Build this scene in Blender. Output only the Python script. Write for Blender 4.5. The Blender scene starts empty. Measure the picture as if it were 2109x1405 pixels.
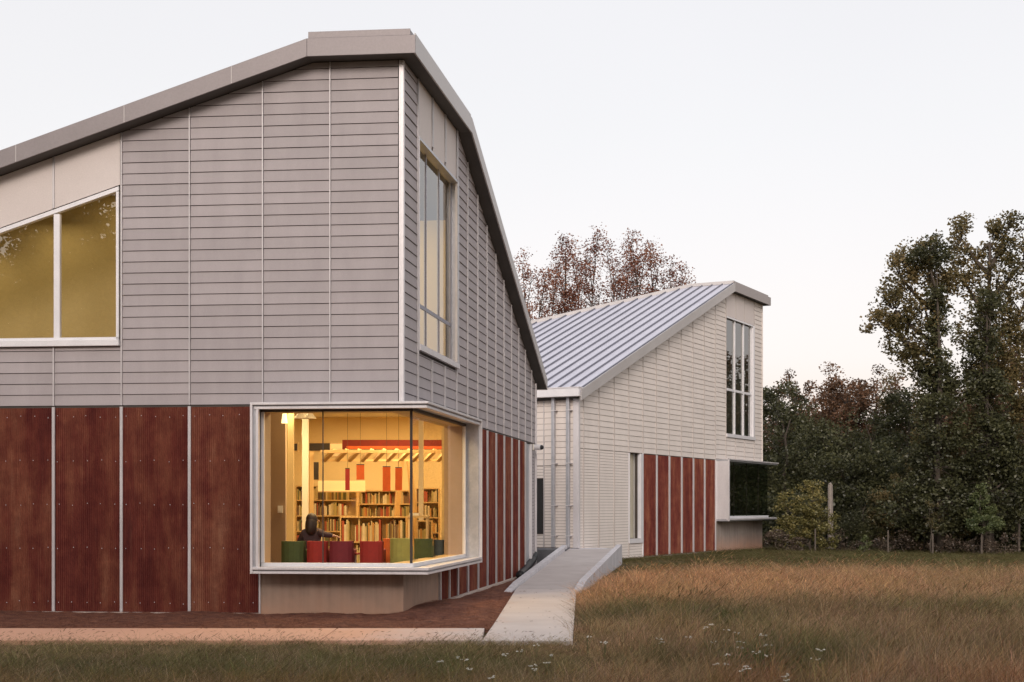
import bpy, math, random
import numpy as np
from mathutils import Vector, Matrix, noise as mnoise

random.seed(7)
RNG = np.random.default_rng(11)
S = bpy.context.scene
COL = S.collection

# ------------------------------------------------------------------ camera
FPX, CX, HY, EYE = 2950.0, 1054.5, 1042.0, 1.94      # focal length, centre and horizon of the 2109 px wide photograph
cam_data = bpy.data.cameras.new('camera')
cam_data.sensor_width = 36.0
cam_data.lens = 36.0 * FPX / 2109.0
cam_data.shift_y = (HY - 702.5) / 2109.0
cam_data.clip_start, cam_data.clip_end = 0.3, 2000.0
cam = bpy.data.objects.new('camera', cam_data)
cam.location = (0, 0, EYE)
cam.rotation_euler = (math.pi / 2, 0, 0)
COL.objects.link(cam)
S.camera = cam

# ------------------------------------------------------------------ sky, sun, exposure
SUN_EL, SUN_AZ = math.radians(22), math.radians(187)   # azimuth clockwise from +Y (the view direction)
w = bpy.data.worlds.new('World'); S.world = w; w.use_nodes = True
nt = w.node_tree; nt.nodes.clear()
wo = nt.nodes.new('ShaderNodeOutputWorld')
bg1 = nt.nodes.new('ShaderNodeBackground'); bg2 = nt.nodes.new('ShaderNodeBackground')
add = nt.nodes.new('ShaderNodeAddShader')
sky = nt.nodes.new('ShaderNodeTexSky'); sky.sky_type = 'NISHITA'; sky.sun_disc = False
sky.sun_elevation = SUN_EL; sky.sun_rotation = SUN_AZ
sky.air_density = 1.0; sky.dust_density = 4.0
bg1.inputs['Strength'].default_value = 0.05
nt.links.new(sky.outputs[0], bg1.inputs['Color'])
# high thin dusk overcast: pale everywhere, a little pink low down, a little blue high up
tc = nt.nodes.new('ShaderNodeTexCoord'); sep = nt.nodes.new('ShaderNodeSeparateXYZ')
nt.links.new(tc.outputs['Generated'], sep.inputs[0])
ramp = nt.nodes.new('ShaderNodeValToRGB')
e = ramp.color_ramp.elements
e[0].position = 0.0; e[0].color = (0.86, 0.68, 0.58, 1)
e[1].position = 1.0; e[1].color = (0.64, 0.64, 0.66, 1)
m = ramp.color_ramp.elements.new(0.10); m.color = (0.87, 0.775, 0.74, 1)
m = ramp.color_ramp.elements.new(0.25); m.color = (0.80, 0.75, 0.71, 1)
nt.links.new(sep.outputs['Z'], ramp.inputs['Fac'])
cn = nt.nodes.new('ShaderNodeTexNoise'); cn.inputs['Scale'].default_value = 1.6; cn.inputs['Detail'].default_value = 4
nt.links.new(tc.outputs['Generated'], cn.inputs['Vector'])
cr = nt.nodes.new('ShaderNodeMapRange'); cr.inputs['To Min'].default_value = 0.93; cr.inputs['To Max'].default_value = 1.07
nt.links.new(cn.outputs['Fac'], cr.inputs['Value'])
vm = nt.nodes.new('ShaderNodeVectorMath'); vm.operation = 'SCALE'
nt.links.new(ramp.outputs['Color'], vm.inputs[0]); nt.links.new(cr.outputs['Result'], vm.inputs['Scale'])
nt.links.new(vm.outputs['Vector'], bg2.inputs['Color'])
bg2.inputs['Strength'].default_value = 1.0
nt.links.new(bg1.outputs[0], add.inputs[0]); nt.links.new(bg2.outputs[0], add.inputs[1])
nt.links.new(add.outputs[0], wo.inputs['Surface'])

sd = bpy.data.lights.new('sun', 'SUN'); sd.energy = 1.5; sd.angle = math.radians(20); sd.color = (1.0, 0.90, 0.86)
sun = bpy.data.objects.new('sun', sd)
dirv = Vector((math.sin(SUN_AZ) * math.cos(SUN_EL), math.cos(SUN_AZ) * math.cos(SUN_EL), math.sin(SUN_EL)))
sun.rotation_euler = dirv.to_track_quat('Z', 'Y').to_euler(); sun.location = (30, -30, 40)
COL.objects.link(sun)

S.view_settings.view_transform = 'Standard'; S.view_settings.look = 'None'
S.view_settings.exposure = 0.0; S.view_settings.gamma = 1.0
S.view_settings.use_curve_mapping = False
try:
    S.cycles.max_bounces = 8; S.cycles.transparent_max_bounces = 16; S.cycles.use_denoising = True
except Exception:
    pass

# ------------------------------------------------------------------ materials
def nodes_of(name):
    m = bpy.data.materials.new(name); m.use_nodes = True
    nt = m.node_tree; b = nt.nodes['Principled BSDF']
    return m, nt, b
def N(nt, t, **kw):
    n = nt.nodes.new(t)
    for k, v in kw.items():
        if k in n.inputs: n.inputs[k].default_value = v
        else: setattr(n, k, v)
    return n
def objcoord(nt, scale=(1, 1, 1)):
    t = N(nt, 'ShaderNodeTexCoord'); mp = N(nt, 'ShaderNodeMapping'); mp.inputs['Scale'].default_value = scale
    nt.links.new(t.outputs['Object'], mp.inputs['Vector']); return mp.outputs['Vector']
def rampn(nt, fac, stops):
    r = N(nt, 'ShaderNodeValToRGB'); el = r.color_ramp.elements
    el[0].position, el[0].color = stops[0][0], (*stops[0][1], 1)
    el[1].position, el[1].color = stops[-1][0], (*stops[-1][1], 1)
    for p, c in stops[1:-1]:
        q = el.new(p); q.color = (*c, 1)
    nt.links.new(fac, r.inputs['Fac']); return r.outputs['Color']
def mixc(nt, f, a, b, blend='MIX'):
    m = N(nt, 'ShaderNodeMix', data_type='RGBA', blend_type=blend)
    for sock, v in ((m.inputs[0], f), (m.inputs[6], a), (m.inputs[7], b)):
        if hasattr(v, 'links'): nt.links.new(v, sock)
        elif isinstance(v, (int, float)): sock.default_value = v
        else: sock.default_value = (*v, 1)
    return m.outputs[2]
def bump(nt, b, h, dist=0.01, strength=0.5):
    n = N(nt, 'ShaderNodeBump'); n.inputs['Distance'].default_value = dist; n.inputs['Strength'].default_value = strength
    nt.links.new(h, n.inputs['Height']); nt.links.new(n.outputs['Normal'], b.inputs['Normal'])

def mottled(name, c, c2, scale=3.0, stretch=(1, 1, 1), rough=0.7, metal=0.0, fine=60.0, bumpd=0.001, rand=0.0, rough2=None):
    """paint, metal or plaster: two close tones, fine grain, a little relief; rand shifts each object's value"""
    m, nt, b = nodes_of(name)
    v = objcoord(nt, stretch)
    n1 = N(nt, 'ShaderNodeTexNoise', Scale=scale, Detail=6.0, Roughness=0.6); nt.links.new(v, n1.inputs['Vector'])
    n2 = N(nt, 'ShaderNodeTexNoise', Scale=fine, Detail=3.0); nt.links.new(v, n2.inputs['Vector'])
    col = rampn(nt, n1.outputs['Fac'], [(0.30, c), (0.70, c2)])
    r = N(nt, 'ShaderNodeMapRange'); r.inputs['To Min'].default_value = 0.88; r.inputs['To Max'].default_value = 1.12
    nt.links.new(n2.outputs['Fac'], r.inputs['Value'])
    h = N(nt, 'ShaderNodeHueSaturation'); nt.links.new(col, h.inputs['Color'])
    if rand:
        oi = N(nt, 'ShaderNodeObjectInfo'); rr = N(nt, 'ShaderNodeMapRange')
        rr.inputs['To Min'].default_value = 1 - rand; rr.inputs['To Max'].default_value = 1 + rand
        nt.links.new(oi.outputs['Random'], rr.inputs['Value'])
        mm = N(nt, 'ShaderNodeMath', operation='MULTIPLY'); nt.links.new(rr.outputs[0], mm.inputs[0]); nt.links.new(r.outputs[0], mm.inputs[1])
        nt.links.new(mm.outputs[0], h.inputs['Value'])
    else:
        nt.links.new(r.outputs[0], h.inputs['Value'])
    nt.links.new(h.outputs['Color'], b.inputs['Base Color'])
    b.inputs['Metallic'].default_value = metal
    rg = N(nt, 'ShaderNodeMapRange'); rg.inputs['To Min'].default_value = rough; rg.inputs['To Max'].default_value = rough2 or min(1, rough + 0.15)
    nt.links.new(n1.outputs['Fac'], rg.inputs['Value']); nt.links.new(rg.outputs[0], b.inputs['Roughness'])
    bump(nt, b, n2.outputs['Fac'], bumpd, 0.6)
    return m

M = {}
M['grey_board'] = mottled('grey_board', (0.37, 0.332, 0.338), (0.43, 0.388, 0.395), 1.5, (1.6, 1.6, .45), 0.65, 0, 90, 0.0012, 0.045)
M['cream_board'] = mottled('cream_board', (0.71, 0.645, 0.60), (0.77, 0.70, 0.655), 1.5, (1.6, 1.6, .45), 0.65, 0, 90, 0.0012, 0.04)
M['pale_panel'] = mottled('pale_panel', (0.66, 0.59, 0.56), (0.72, 0.65, 0.62), 0.9, (1, 1, 1), 0.6, 0, 60, 0.0006, 0.02)
M['backing'] = mottled('backing', (0.03, 0.026, 0.025), (0.045, 0.04, 0.04), 2, rough=0.9)
M['cream_backing'] = mottled('cream_backing', (0.22, 0.18, 0.155), (0.26, 0.215, 0.19), 2, rough=0.9)
M['batten'] = mottled('batten', (0.48, 0.455, 0.46), (0.60, 0.575, 0.58), 4, (1, 1, .3), 0.45, 0.35, 40, 0.0004)
M['trim'] = mottled('trim', (0.66, 0.63, 0.64), (0.76, 0.73, 0.74), 2, (1, 1, .4), 0.35, 0.25, 40, 0.0004)
M['mullion_grey'] = mottled('mullion_grey', (0.26, 0.26, 0.32), (0.33, 0.33, 0.39), 3, rough=0.4, metal=0.2)
M['galv'] = mottled('galv', (0.42, 0.43, 0.46), (0.54, 0.54, 0.57), 5, (1, 1, 1), 0.35, 0.45, 25, 0.0006)
M['fascia'] = mottled('fascia', (0.215, 0.190, 0.192), (0.265, 0.237, 0.24), 0.8, (1, 1, 1), 0.4, 0.3, 30, 0.0006)  # front copy of the fascia metal: its weaker light is put into the colour
M['fascia_light'] = mottled('fascia_light', (0.50, 0.47, 0.46), (0.56, 0.53, 0.52), 0.8, (1, 1, 1), 0.4, 0.3, 30, 0.0006)  # paler copy: the stronger light on the side fascia is put into the colour
M['soffit'] = mottled('soffit', (0.075, 0.072, 0.068), (0.105, 0.10, 0.096), 1.5, rough=0.7)  # colour darkened to deepen the shade under the eaves
M['roof_metal'] = mottled('roof_metal', (0.58, 0.575, 0.66), (0.66, 0.655, 0.74), 0.9, (1, 1, 1), 0.36, 0.25, 14, 0.0008, 0.02)
M['seam'] = mottled('seam', (0.13, 0.13, 0.165), (0.18, 0.18, 0.22), 2, rough=0.4, metal=0.3)  # shadow lines along the ribs are put into this dark colour
M['white_frame'] = mottled('white_frame', (0.74, 0.73, 0.75), (0.82, 0.80, 0.82), 3, rough=0.35, metal=0.1)
M['dark_metal'] = mottled('dark_metal', (0.04, 0.03, 0.025), (0.06, 0.045, 0.035), 3, rough=0.4)
M['black_rubber'] = mottled('black_rubber', (0.008, 0.008, 0.01), (0.015, 0.015, 0.017), 6, rough=0.45)
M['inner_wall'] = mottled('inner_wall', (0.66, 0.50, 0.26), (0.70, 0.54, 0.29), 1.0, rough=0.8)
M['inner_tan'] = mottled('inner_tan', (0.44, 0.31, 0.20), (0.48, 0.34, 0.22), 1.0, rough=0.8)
M['amber_wall'] = mottled('amber_wall', (0.54, 0.43, 0.20), (0.58, 0.465, 0.225), 1.0, rough=0.8)
M['inner_ceiling'] = mottled('inner_ceiling', (0.70, 0.62, 0.46), (0.75, 0.66, 0.5), 1.0, rough=0.9)
M['carpet'] = mottled('carpet', (0.16, 0.12, 0.08), (0.22, 0.16, 0.1), 9.0, rough=0.95)
M['maple'] = mottled('maple', (0.62, 0.42, 0.18), (0.72, 0.50, 0.24), 3.0, (4, 4, .4), 0.5)
M['white_paint'] = mottled('white_paint', (0.76, 0.72, 0.62), (0.8, 0.76, 0.68), 2.0, rough=0.6)

def plain(name, c, rough=0.7, var=0.12):
    M[name] = mottled(name, tuple(x * (1 - var) for x in c), tuple(x * (1 + var) for x in c), 6.0, rough=rough)
plain('chair_green', (0.07, 0.10, 0.03)); plain('chair_red', (0.34, 0.025, 0.02)); plain('chair_maroon', (0.20, 0.02, 0.035))
plain('chair_orange', (0.62, 0.13, 0.02)); plain('chair_lime', (0.34, 0.32, 0.08)); plain('chair_teal', (0.08, 0.11, 0.13))
plain('beam_red', (0.20, 0.022, 0.012)); plain('banner_orange', (0.62, 0.12, 0.03)); plain('banner_maroon', (0.3, 0.02, 0.02))
plain('hair', (0.03, 0.016, 0.01), 0.5); plain('jacket', (0.06, 0.035, 0.04), 0.8); plain('skin', (0.42, 0.23, 0.15), 0.5)
plain('trousers', (0.02, 0.025, 0.04), 0.8)

def emissive(name, c, s):
    m, nt, b = nodes_of(name); b.inputs['Base Color'].default_value = (*c, 1)
    b.inputs['Emission Color'].default_value = (*c, 1); b.inputs['Emission Strength'].default_value = s
    M[name] = m
emissive('lamp_glow', (1.0, 0.74, 0.36), 2.5); emissive('added_glow', (1.0, 0.80, 0.36), 0.34)  # second one: glow added to pale boards to brighten the middle of the room

def glass(name, ior, tint=(1, 1, 1)):
    m = bpy.data.materials.new(name); m.use_nodes = True; nt = m.node_tree; nt.nodes.clear()
    o = N(nt, 'ShaderNodeOutputMaterial'); fr = N(nt, 'ShaderNodeFresnel')
    gm = N(nt, 'ShaderNodeNewGeometry'); io = N(nt, 'ShaderNodeMix', data_type='FLOAT'); io.inputs[2].default_value = ior; io.inputs[3].default_value = 1 / ior
    nt.links.new(gm.outputs['Backfacing'], io.inputs[0]); nt.links.new(io.outputs[0], fr.inputs['IOR'])   # the same pane from either side
    tr = N(nt, 'ShaderNodeBsdfTransparent', Color=(*tint, 1)); gl = N(nt, 'ShaderNodeBsdfGlossy', Roughness=0.0)
    v = objcoord(nt); nz = N(nt, 'ShaderNodeTexNoise', Scale=0.7, Detail=1.0); nt.links.new(v, nz.inputs['Vector'])
    bp = N(nt, 'ShaderNodeBump'); bp.inputs['Distance'].default_value = 0.004; bp.inputs['Strength'].default_value = 0.5
    nt.links.new(nz.outputs['Fac'], bp.inputs['Height']); nt.links.new(bp.outputs['Normal'], gl.inputs['Normal'])
    mx = N(nt, 'ShaderNodeMixShader'); nt.links.new(fr.outputs[0], mx.inputs[0]); nt.links.new(tr.outputs[0], mx.inputs[1]); nt.links.new(gl.outputs[0], mx.inputs[2])
    nt.links.new(mx.outputs[0], o.inputs['Surface']); M[name] = m
glass('glass_bay', 1.45, (0.95, 0.93, 0.88)); glass('glass_side', 1.14, (0.88, 0.84, 0.76)); glass('glass_upper', 2.3, (0.86, 0.84, 0.80)); glass('glass_tall', 2.8, (0.92, 0.88, 0.78)); glass('glass_dark', 3.2, (0.35, 0.40, 0.36)); glass('glass_green', 2.3, (0.50, 0.58, 0.50))

def corten():
    m, nt, b = nodes_of('rusted_steel')
    v = objcoord(nt, (3.3, 3.3, 0.60))
    oi = N(nt, 'ShaderNodeObjectInfo')
    av = N(nt, 'ShaderNodeVectorMath', operation='ADD'); nt.links.new(v, av.inputs[0])
    sc = N(nt, 'ShaderNodeVectorMath', operation='SCALE'); sc.inputs[0].default_value = (17, 9, 5); nt.links.new(oi.outputs['Random'], sc.inputs['Scale'])
    nt.links.new(sc.outputs[0], av.inputs[1])
    n1 = N(nt, 'ShaderNodeTexNoise', Scale=0.55, Detail=8.0, Roughness=0.68); nt.links.new(av.outputs[0], n1.inputs['Vector'])
    base = rampn(nt, n1.outputs['Fac'], [(0.30, (0.095, 0.020, 0.019)), (0.46, (0.150, 0.034, 0.026)), (0.58, (0.210, 0.068, 0.043)), (0.75, (0.32, 0.15, 0.095))])
    v2 = objcoord(nt, (46, 46, 0.5)); n2 = N(nt, 'ShaderNodeTexNoise', Scale=1.0, Detail=3.0); nt.links.new(v2, n2.inputs['Vector'])
    lines = rampn(nt, n2.outputs['Fac'], [(0.60, (0, 0, 0)), (0.74, (1, 1, 1))])
    f = N(nt, 'ShaderNodeMath', operation='MULTIPLY'); nt.links.new(lines, f.inputs[0]); f.inputs[1].default_value = 0.30
    c = mixc(nt, f.outputs[0], base, (0.34, 0.17, 0.11))
    v3 = objcoord(nt, (1, 1, 1)); n3 = N(nt, 'ShaderNodeTexNoise', Scale=38.0, Detail=4.0); nt.links.new(v3, n3.inputs['Vector'])
    n5 = N(nt, 'ShaderNodeTexNoise', Scale=3.4, Detail=5.0, Roughness=0.7); nt.links.new(v3, n5.inputs['Vector'])
    bl = rampn(nt, n5.outputs['Fac'], [(0.38, (0.80, 0.74, 0.74)), (0.62, (1.12, 1.18, 1.10))]); c = mixc(nt, 1.0, c, bl, 'MULTIPLY')
    g = N(nt, 'ShaderNodeMapRange'); g.inputs['To Min'].default_value = 0.70; g.inputs['To Max'].default_value = 1.30; nt.links.new(n3.outputs['Fac'], g.inputs['Value'])
    h = N(nt, 'ShaderNodeHueSaturation'); nt.links.new(c, h.inputs['Color']); nt.links.new(g.outputs[0], h.inputs['Value'])
    nt.links.new(h.outputs[0], b.inputs['Base Color']); b.inputs['Roughness'].default_value = 0.8; b.inputs['Metallic'].default_value = 0.0; b.inputs['Specular IOR Level'].default_value = 0.2
    bump(nt, b, n3.outputs['Fac'], 0.002, 0.5)
    return m
M['rusted_steel'] = corten()

def stained(name, c, c2, stain, z_lo, z_hi, scale=2.5, bumpd=0.004, streak=True):
    """concrete with a red-clay splash stain at its foot (object coordinates are metres above the ground)"""
    m, nt, b = nodes_of(name)
    v = objcoord(nt); n1 = N(nt, 'ShaderNodeTexNoise', Scale=scale, Detail=8.0, Roughness=0.65); nt.links.new(v, n1.inputs['Vector'])
    col = rampn(nt, n1.outputs['Fac'], [(0.3, c), (0.7, c2)])
    vs = objcoord(nt, (9, 9, 0.5)); ns = N(nt, 'ShaderNodeTexNoise', Scale=1.0, Detail=4.0); nt.links.new(vs, ns.inputs['Vector'])
    if streak:
        st = rampn(nt, ns.outputs['Fac'], [(0.35, (0.78, 0.78, 0.80)), (0.6, (1, 1, 1))]); col = mixc(nt, 1.0, col, st, 'MULTIPLY')
    g = N(nt, 'ShaderNodeNewGeometry'); sx = N(nt, 'ShaderNodeSeparateXYZ'); nt.links.new(g.outputs['Position'], sx.inputs[0])
    nn = N(nt, 'ShaderNodeMath', operation='MULTIPLY_ADD'); nt.links.new(n1.outputs['Fac'], nn.inputs[0]); nn.inputs[1].default_value = -0.9 * (z_hi - z_lo); nt.links.new(sx.outputs['Z'], nn.inputs[2])
    mr = N(nt, 'ShaderNodeMapRange'); mr.inputs['From Min'].default_value = z_lo - 0.45 * (z_hi - z_lo); mr.inputs['From Max'].default_value = z_hi - 0.45 * (z_hi - z_lo)
    mr.inputs['To Min'].default_value = 0.85; mr.inputs['To Max'].default_value = 0.0; nt.links.new(nn.outputs[0], mr.inputs['Value'])
    col = mixc(nt, mr.outputs[0], col, stain); nt.links.new(col, b.inputs['Base Color'])
    b.inputs['Roughness'].default_value = 0.85
    n4 = N(nt, 'ShaderNodeTexNoise', Scale=45.0, Detail=4.0); nt.links.new(v, n4.inputs['Vector']); bump(nt, b, n4.outputs['Fac'], bumpd, 0.6)
    return m
M['ramp_paving'] = stained('ramp_paving', (0.42, 0.375, 0.36), (0.52, 0.47, 0.455), (0.45, 0.36, 0.32), -0.3, -0.2, 1.4, streak=False)
M['plinth'] = stained('plinth', (0.27, 0.22, 0.18), (0.36, 0.30, 0.25), (0.46, 0.26, 0.17), -0.1, 0.75)
M['plinth_far'] = stained('plinth_far', (0.34, 0.28, 0.25), (0.42, 0.36, 0.32), (0.55, 0.30, 0.20), 0.0, 0.75)
M['curb_concrete'] = stained('curb_concrete', (0.56, 0.54, 0.56), (0.70, 0.67, 0.69), (0.40, 0.32, 0.28), -0.2, 0.02)
M['dark_concrete'] = stained('dark_concrete', (0.07, 0.07, 0.08), (0.15, 0.15, 0.16), (0.07, 0.05, 0.04), -0.2, 0.2, streak=False)
M['foot_strip'] = stained('foot_strip', (0.50, 0.40, 0.34), (0.58, 0.48, 0.42), (0.44, 0.24, 0.16), -0.1, 0.02, streak=False)

def paving():
    m, nt, b = nodes_of('paving')
    g = N(nt, 'ShaderNodeNewGeometry'); 
    n1 = N(nt, 'ShaderNodeTexNoise', Scale=0.7, Detail=8.0, Roughness=0.6); nt.links.new(g.outputs['Position'], n1.inputs['Vector'])
    col = rampn(nt, n1.outputs['Fac'], [(0.3, (0.50, 0.44, 0.42)), (0.7, (0.59, 0.53, 0.505))])
    # red clay washed over the strip beside the planting bed
    sx = N(nt, 'ShaderNodeSeparateXYZ'); nt.links.new(g.outputs['Position'], sx.inputs[0])
    ad = N(nt, 'ShaderNodeMath', operation='MULTIPLY_ADD'); nt.links.new(n1.outputs['Fac'], ad.inputs[0]); ad.inputs[1].default_value = 3.0; nt.links.new(sx.outputs['X'], ad.inputs[2])
    mr = N(nt, 'ShaderNodeMapRange'); mr.inputs['From Min'].default_value = -1.0; mr.inputs['From Max'].default_value = 1.25
    mr.inputs['To Min'].default_value = 0.92; mr.inputs['To Max'].default_value = 0.0; nt.links.new(ad.outputs[0], mr.inputs['Value'])
    col = mixc(nt, mr.outputs[0], col, (0.66, 0.345, 0.215)); nt.links.new(col, b.inputs['Base Color'])
    n4 = N(nt, 'ShaderNodeTexNoise', Scale=60.0, Detail=4.0); nt.links.new(g.outputs['Position'], n4.inputs['Vector']); bump(nt, b, n4.outputs['Fac'], 0.003, 0.6)
    b.inputs['Roughness'].default_value = 0.85; return m
M['paving'] = paving()

def soil(name, stops, scale, stretch=(1, 1, 1), bd=0.03):
    m, nt, b = nodes_of(name)
    g = N(nt, 'ShaderNodeNewGeometry'); mp = N(nt, 'ShaderNodeMapping'); mp.inputs['Scale'].default_value = stretch
    nt.links.new(g.outputs['Position'], mp.inputs['Vector'])
    n1 = N(nt, 'ShaderNodeTexNoise', Scale=scale, Detail=10.0, Roughness=0.7); nt.links.new(mp.outputs[0], n1.inputs['Vector'])
    nt.links.new(rampn(nt, n1.outputs['Fac'], stops), b.inputs['Base Color']); b.inputs['Roughness'].default_value = 1.0
    n4 = N(nt, 'ShaderNodeTexNoise', Scale=scale * 8, Detail=5.0); nt.links.new(mp.outputs[0], n4.inputs['Vector']); bump(nt, b, n4.outputs['Fac'], bd, 0.8)
    return m
M['mulch'] = soil('mulch', [(0.3, (0.06, 0.018, 0.010)), (0.5, (0.155, 0.050, 0.027)), (0.70, (0.29, 0.115, 0.062))], 5.0, bd=0.06)
M['straw'] = soil('straw', [(0.3, (0.10, 0.03, 0.016)), (0.5, (0.24, 0.085, 0.045)), (0.7, (0.40, 0.19, 0.11))], 9.0)
M['earth'] = soil('earth', [(0.3, (0.05, 0.035, 0.015)), (0.5, (0.10, 0.07, 0.03)), (0.7, (0.16, 0.10, 0.05))], 0.6)

def leaf(name, stops, trans=0.3):
    m = bpy.data.materials.new(name); m.use_nodes = True; nt = m.node_tree; nt.nodes.clear()
    o = N(nt, 'ShaderNodeOutputMaterial'); g = N(nt, 'ShaderNodeNewGeometry')
    n1 = N(nt, 'ShaderNodeTexNoise', Scale=0.55, Detail=3.0); nt.links.new(g.outputs['Position'], n1.inputs['Vector'])
    a = N(nt, 'ShaderNodeMath', operation='MULTIPLY_ADD'); nt.links.new(g.outputs['Random Per Island'], a.inputs[0]); a.inputs[1].default_value = 0.42
    s = N(nt, 'ShaderNodeMath', operation='SUBTRACT'); nt.links.new(n1.outputs['Fac'], s.inputs[0]); s.inputs[1].default_value = 0.21; nt.links.new(s.outputs[0], a.inputs[2])
    c = rampn(nt, a.outputs[0], stops)
    d = N(nt, 'ShaderNodeBsdfDiffuse'); t = N(nt, 'ShaderNodeBsdfTranslucent'); gl = N(nt, 'ShaderNodeBsdfGlossy', Roughness=0.45)
    mx = N(nt, 'ShaderNodeMixShader'); mx.inputs[0].default_value = trans; m2 = N(nt, 'ShaderNodeMixShader'); m2.inputs[0].default_value = 0.04
    nt.links.new(c, d.inputs['Color']); nt.links.new(c, t.inputs['Color'])
    nt.links.new(d.outputs[0], mx.inputs[1]); nt.links.new(t.outputs[0], mx.inputs[2]); nt.links.new(mx.outputs[0], m2.inputs[1]); nt.links.new(gl.outputs[0], m2.inputs[2])
    nt.links.new(m2.outputs[0], o.inputs['Surface']); M[name] = m
leaf('leaf_dark', [(0.25, (0.038, 0.040, 0.020)), (0.5, (0.072, 0.076, 0.033)), (0.75, (0.125, 0.125, 0.055))], 0.35)
leaf('leaf_olive', [(0.25, (0.075, 0.068, 0.026)), (0.5, (0.16, 0.128, 0.052)), (0.75, (0.28, 0.205, 0.09))], 0.4)
leaf('leaf_brown', [(0.25, (0.070, 0.040, 0.025)), (0.5, (0.155, 0.085, 0.046)), (0.75, (0.264, 0.139, 0.078))])
leaf('leaf_red', [(0.25, (0.109, 0.040, 0.028)), (0.5, (0.232, 0.085, 0.054)), (0.75, (0.372, 0.171, 0.093))])
leaf('leaf_yellow', [(0.25, (0.11, 0.10, 0.035)), (0.5, (0.22, 0.20, 0.07)), (0.75, (0.36, 0.29, 0.11))])
leaf('leaf_fresh', [(0.25, (0.05, 0.07, 0.028)), (0.5, (0.10, 0.125, 0.045)), (0.75, (0.17, 0.19, 0.075))])
leaf('leaf_dry', [(0.25, (0.06, 0.045, 0.032)), (0.5, (0.13, 0.095, 0.07)), (0.75, (0.23, 0.175, 0.13))])
M['bark'] = mottled('bark', (0.05, 0.038, 0.03), (0.10, 0.08, 0.065), 3, (3, 3, .5), 0.9)
M['bark_pale'] = mottled('bark_pale', (0.20, 0.17, 0.15), (0.32, 0.28, 0.25), 3, (3, 3, .5), 0.9)
M['post_wood'] = mottled('post_wood', (0.09, 0.072, 0.06), (0.14, 0.115, 0.095), 5, (3, 3, .5), 0.9)
M['flower_white'] = mottled('flower_white', (0.62, 0.60, 0.52), (0.74, 0.72, 0.66), 9, rough=0.8)

def grass_mat():
    m = bpy.data.materials.new('grass'); m.use_nodes = True; nt = m.node_tree; nt.nodes.clear()
    o = N(nt, 'ShaderNodeOutputMaterial')
    at = N(nt, 'ShaderNodeAttribute'); at.attribute_type = 'INSTANCER'; at.attribute_name = 'tint'
    g = N(nt, 'ShaderNodeNewGeometry'); mr = N(nt, 'ShaderNodeMapRange'); mr.inputs['To Min'].default_value = 0.5; mr.inputs['To Max'].default_value = 1.55
    nt.links.new(g.outputs['Random Per Island'], mr.inputs['Value'])
    h = N(nt, 'ShaderNodeHueSaturation'); nt.links.new(at.outputs['Color'], h.inputs['Color']); nt.links.new(mr.outputs[0], h.inputs['Value'])
    d = N(nt, 'ShaderNodeBsdfDiffuse'); t = N(nt, 'ShaderNodeBsdfTranslucent'); mx = N(nt, 'ShaderNodeMixShader'); mx.inputs[0].default_value = 0.35
    nt.links.new(h.outputs[0], d.inputs['Color']); nt.links.new(h.outputs[0], t.inputs['Color'])
    nt.links.new(d.outputs[0], mx.inputs[1]); nt.links.new(t.outputs[0], mx.inputs[2]); nt.links.new(mx.outputs[0], o.inputs['Surface'])
    return m
M['grass'] = grass_mat()

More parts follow.
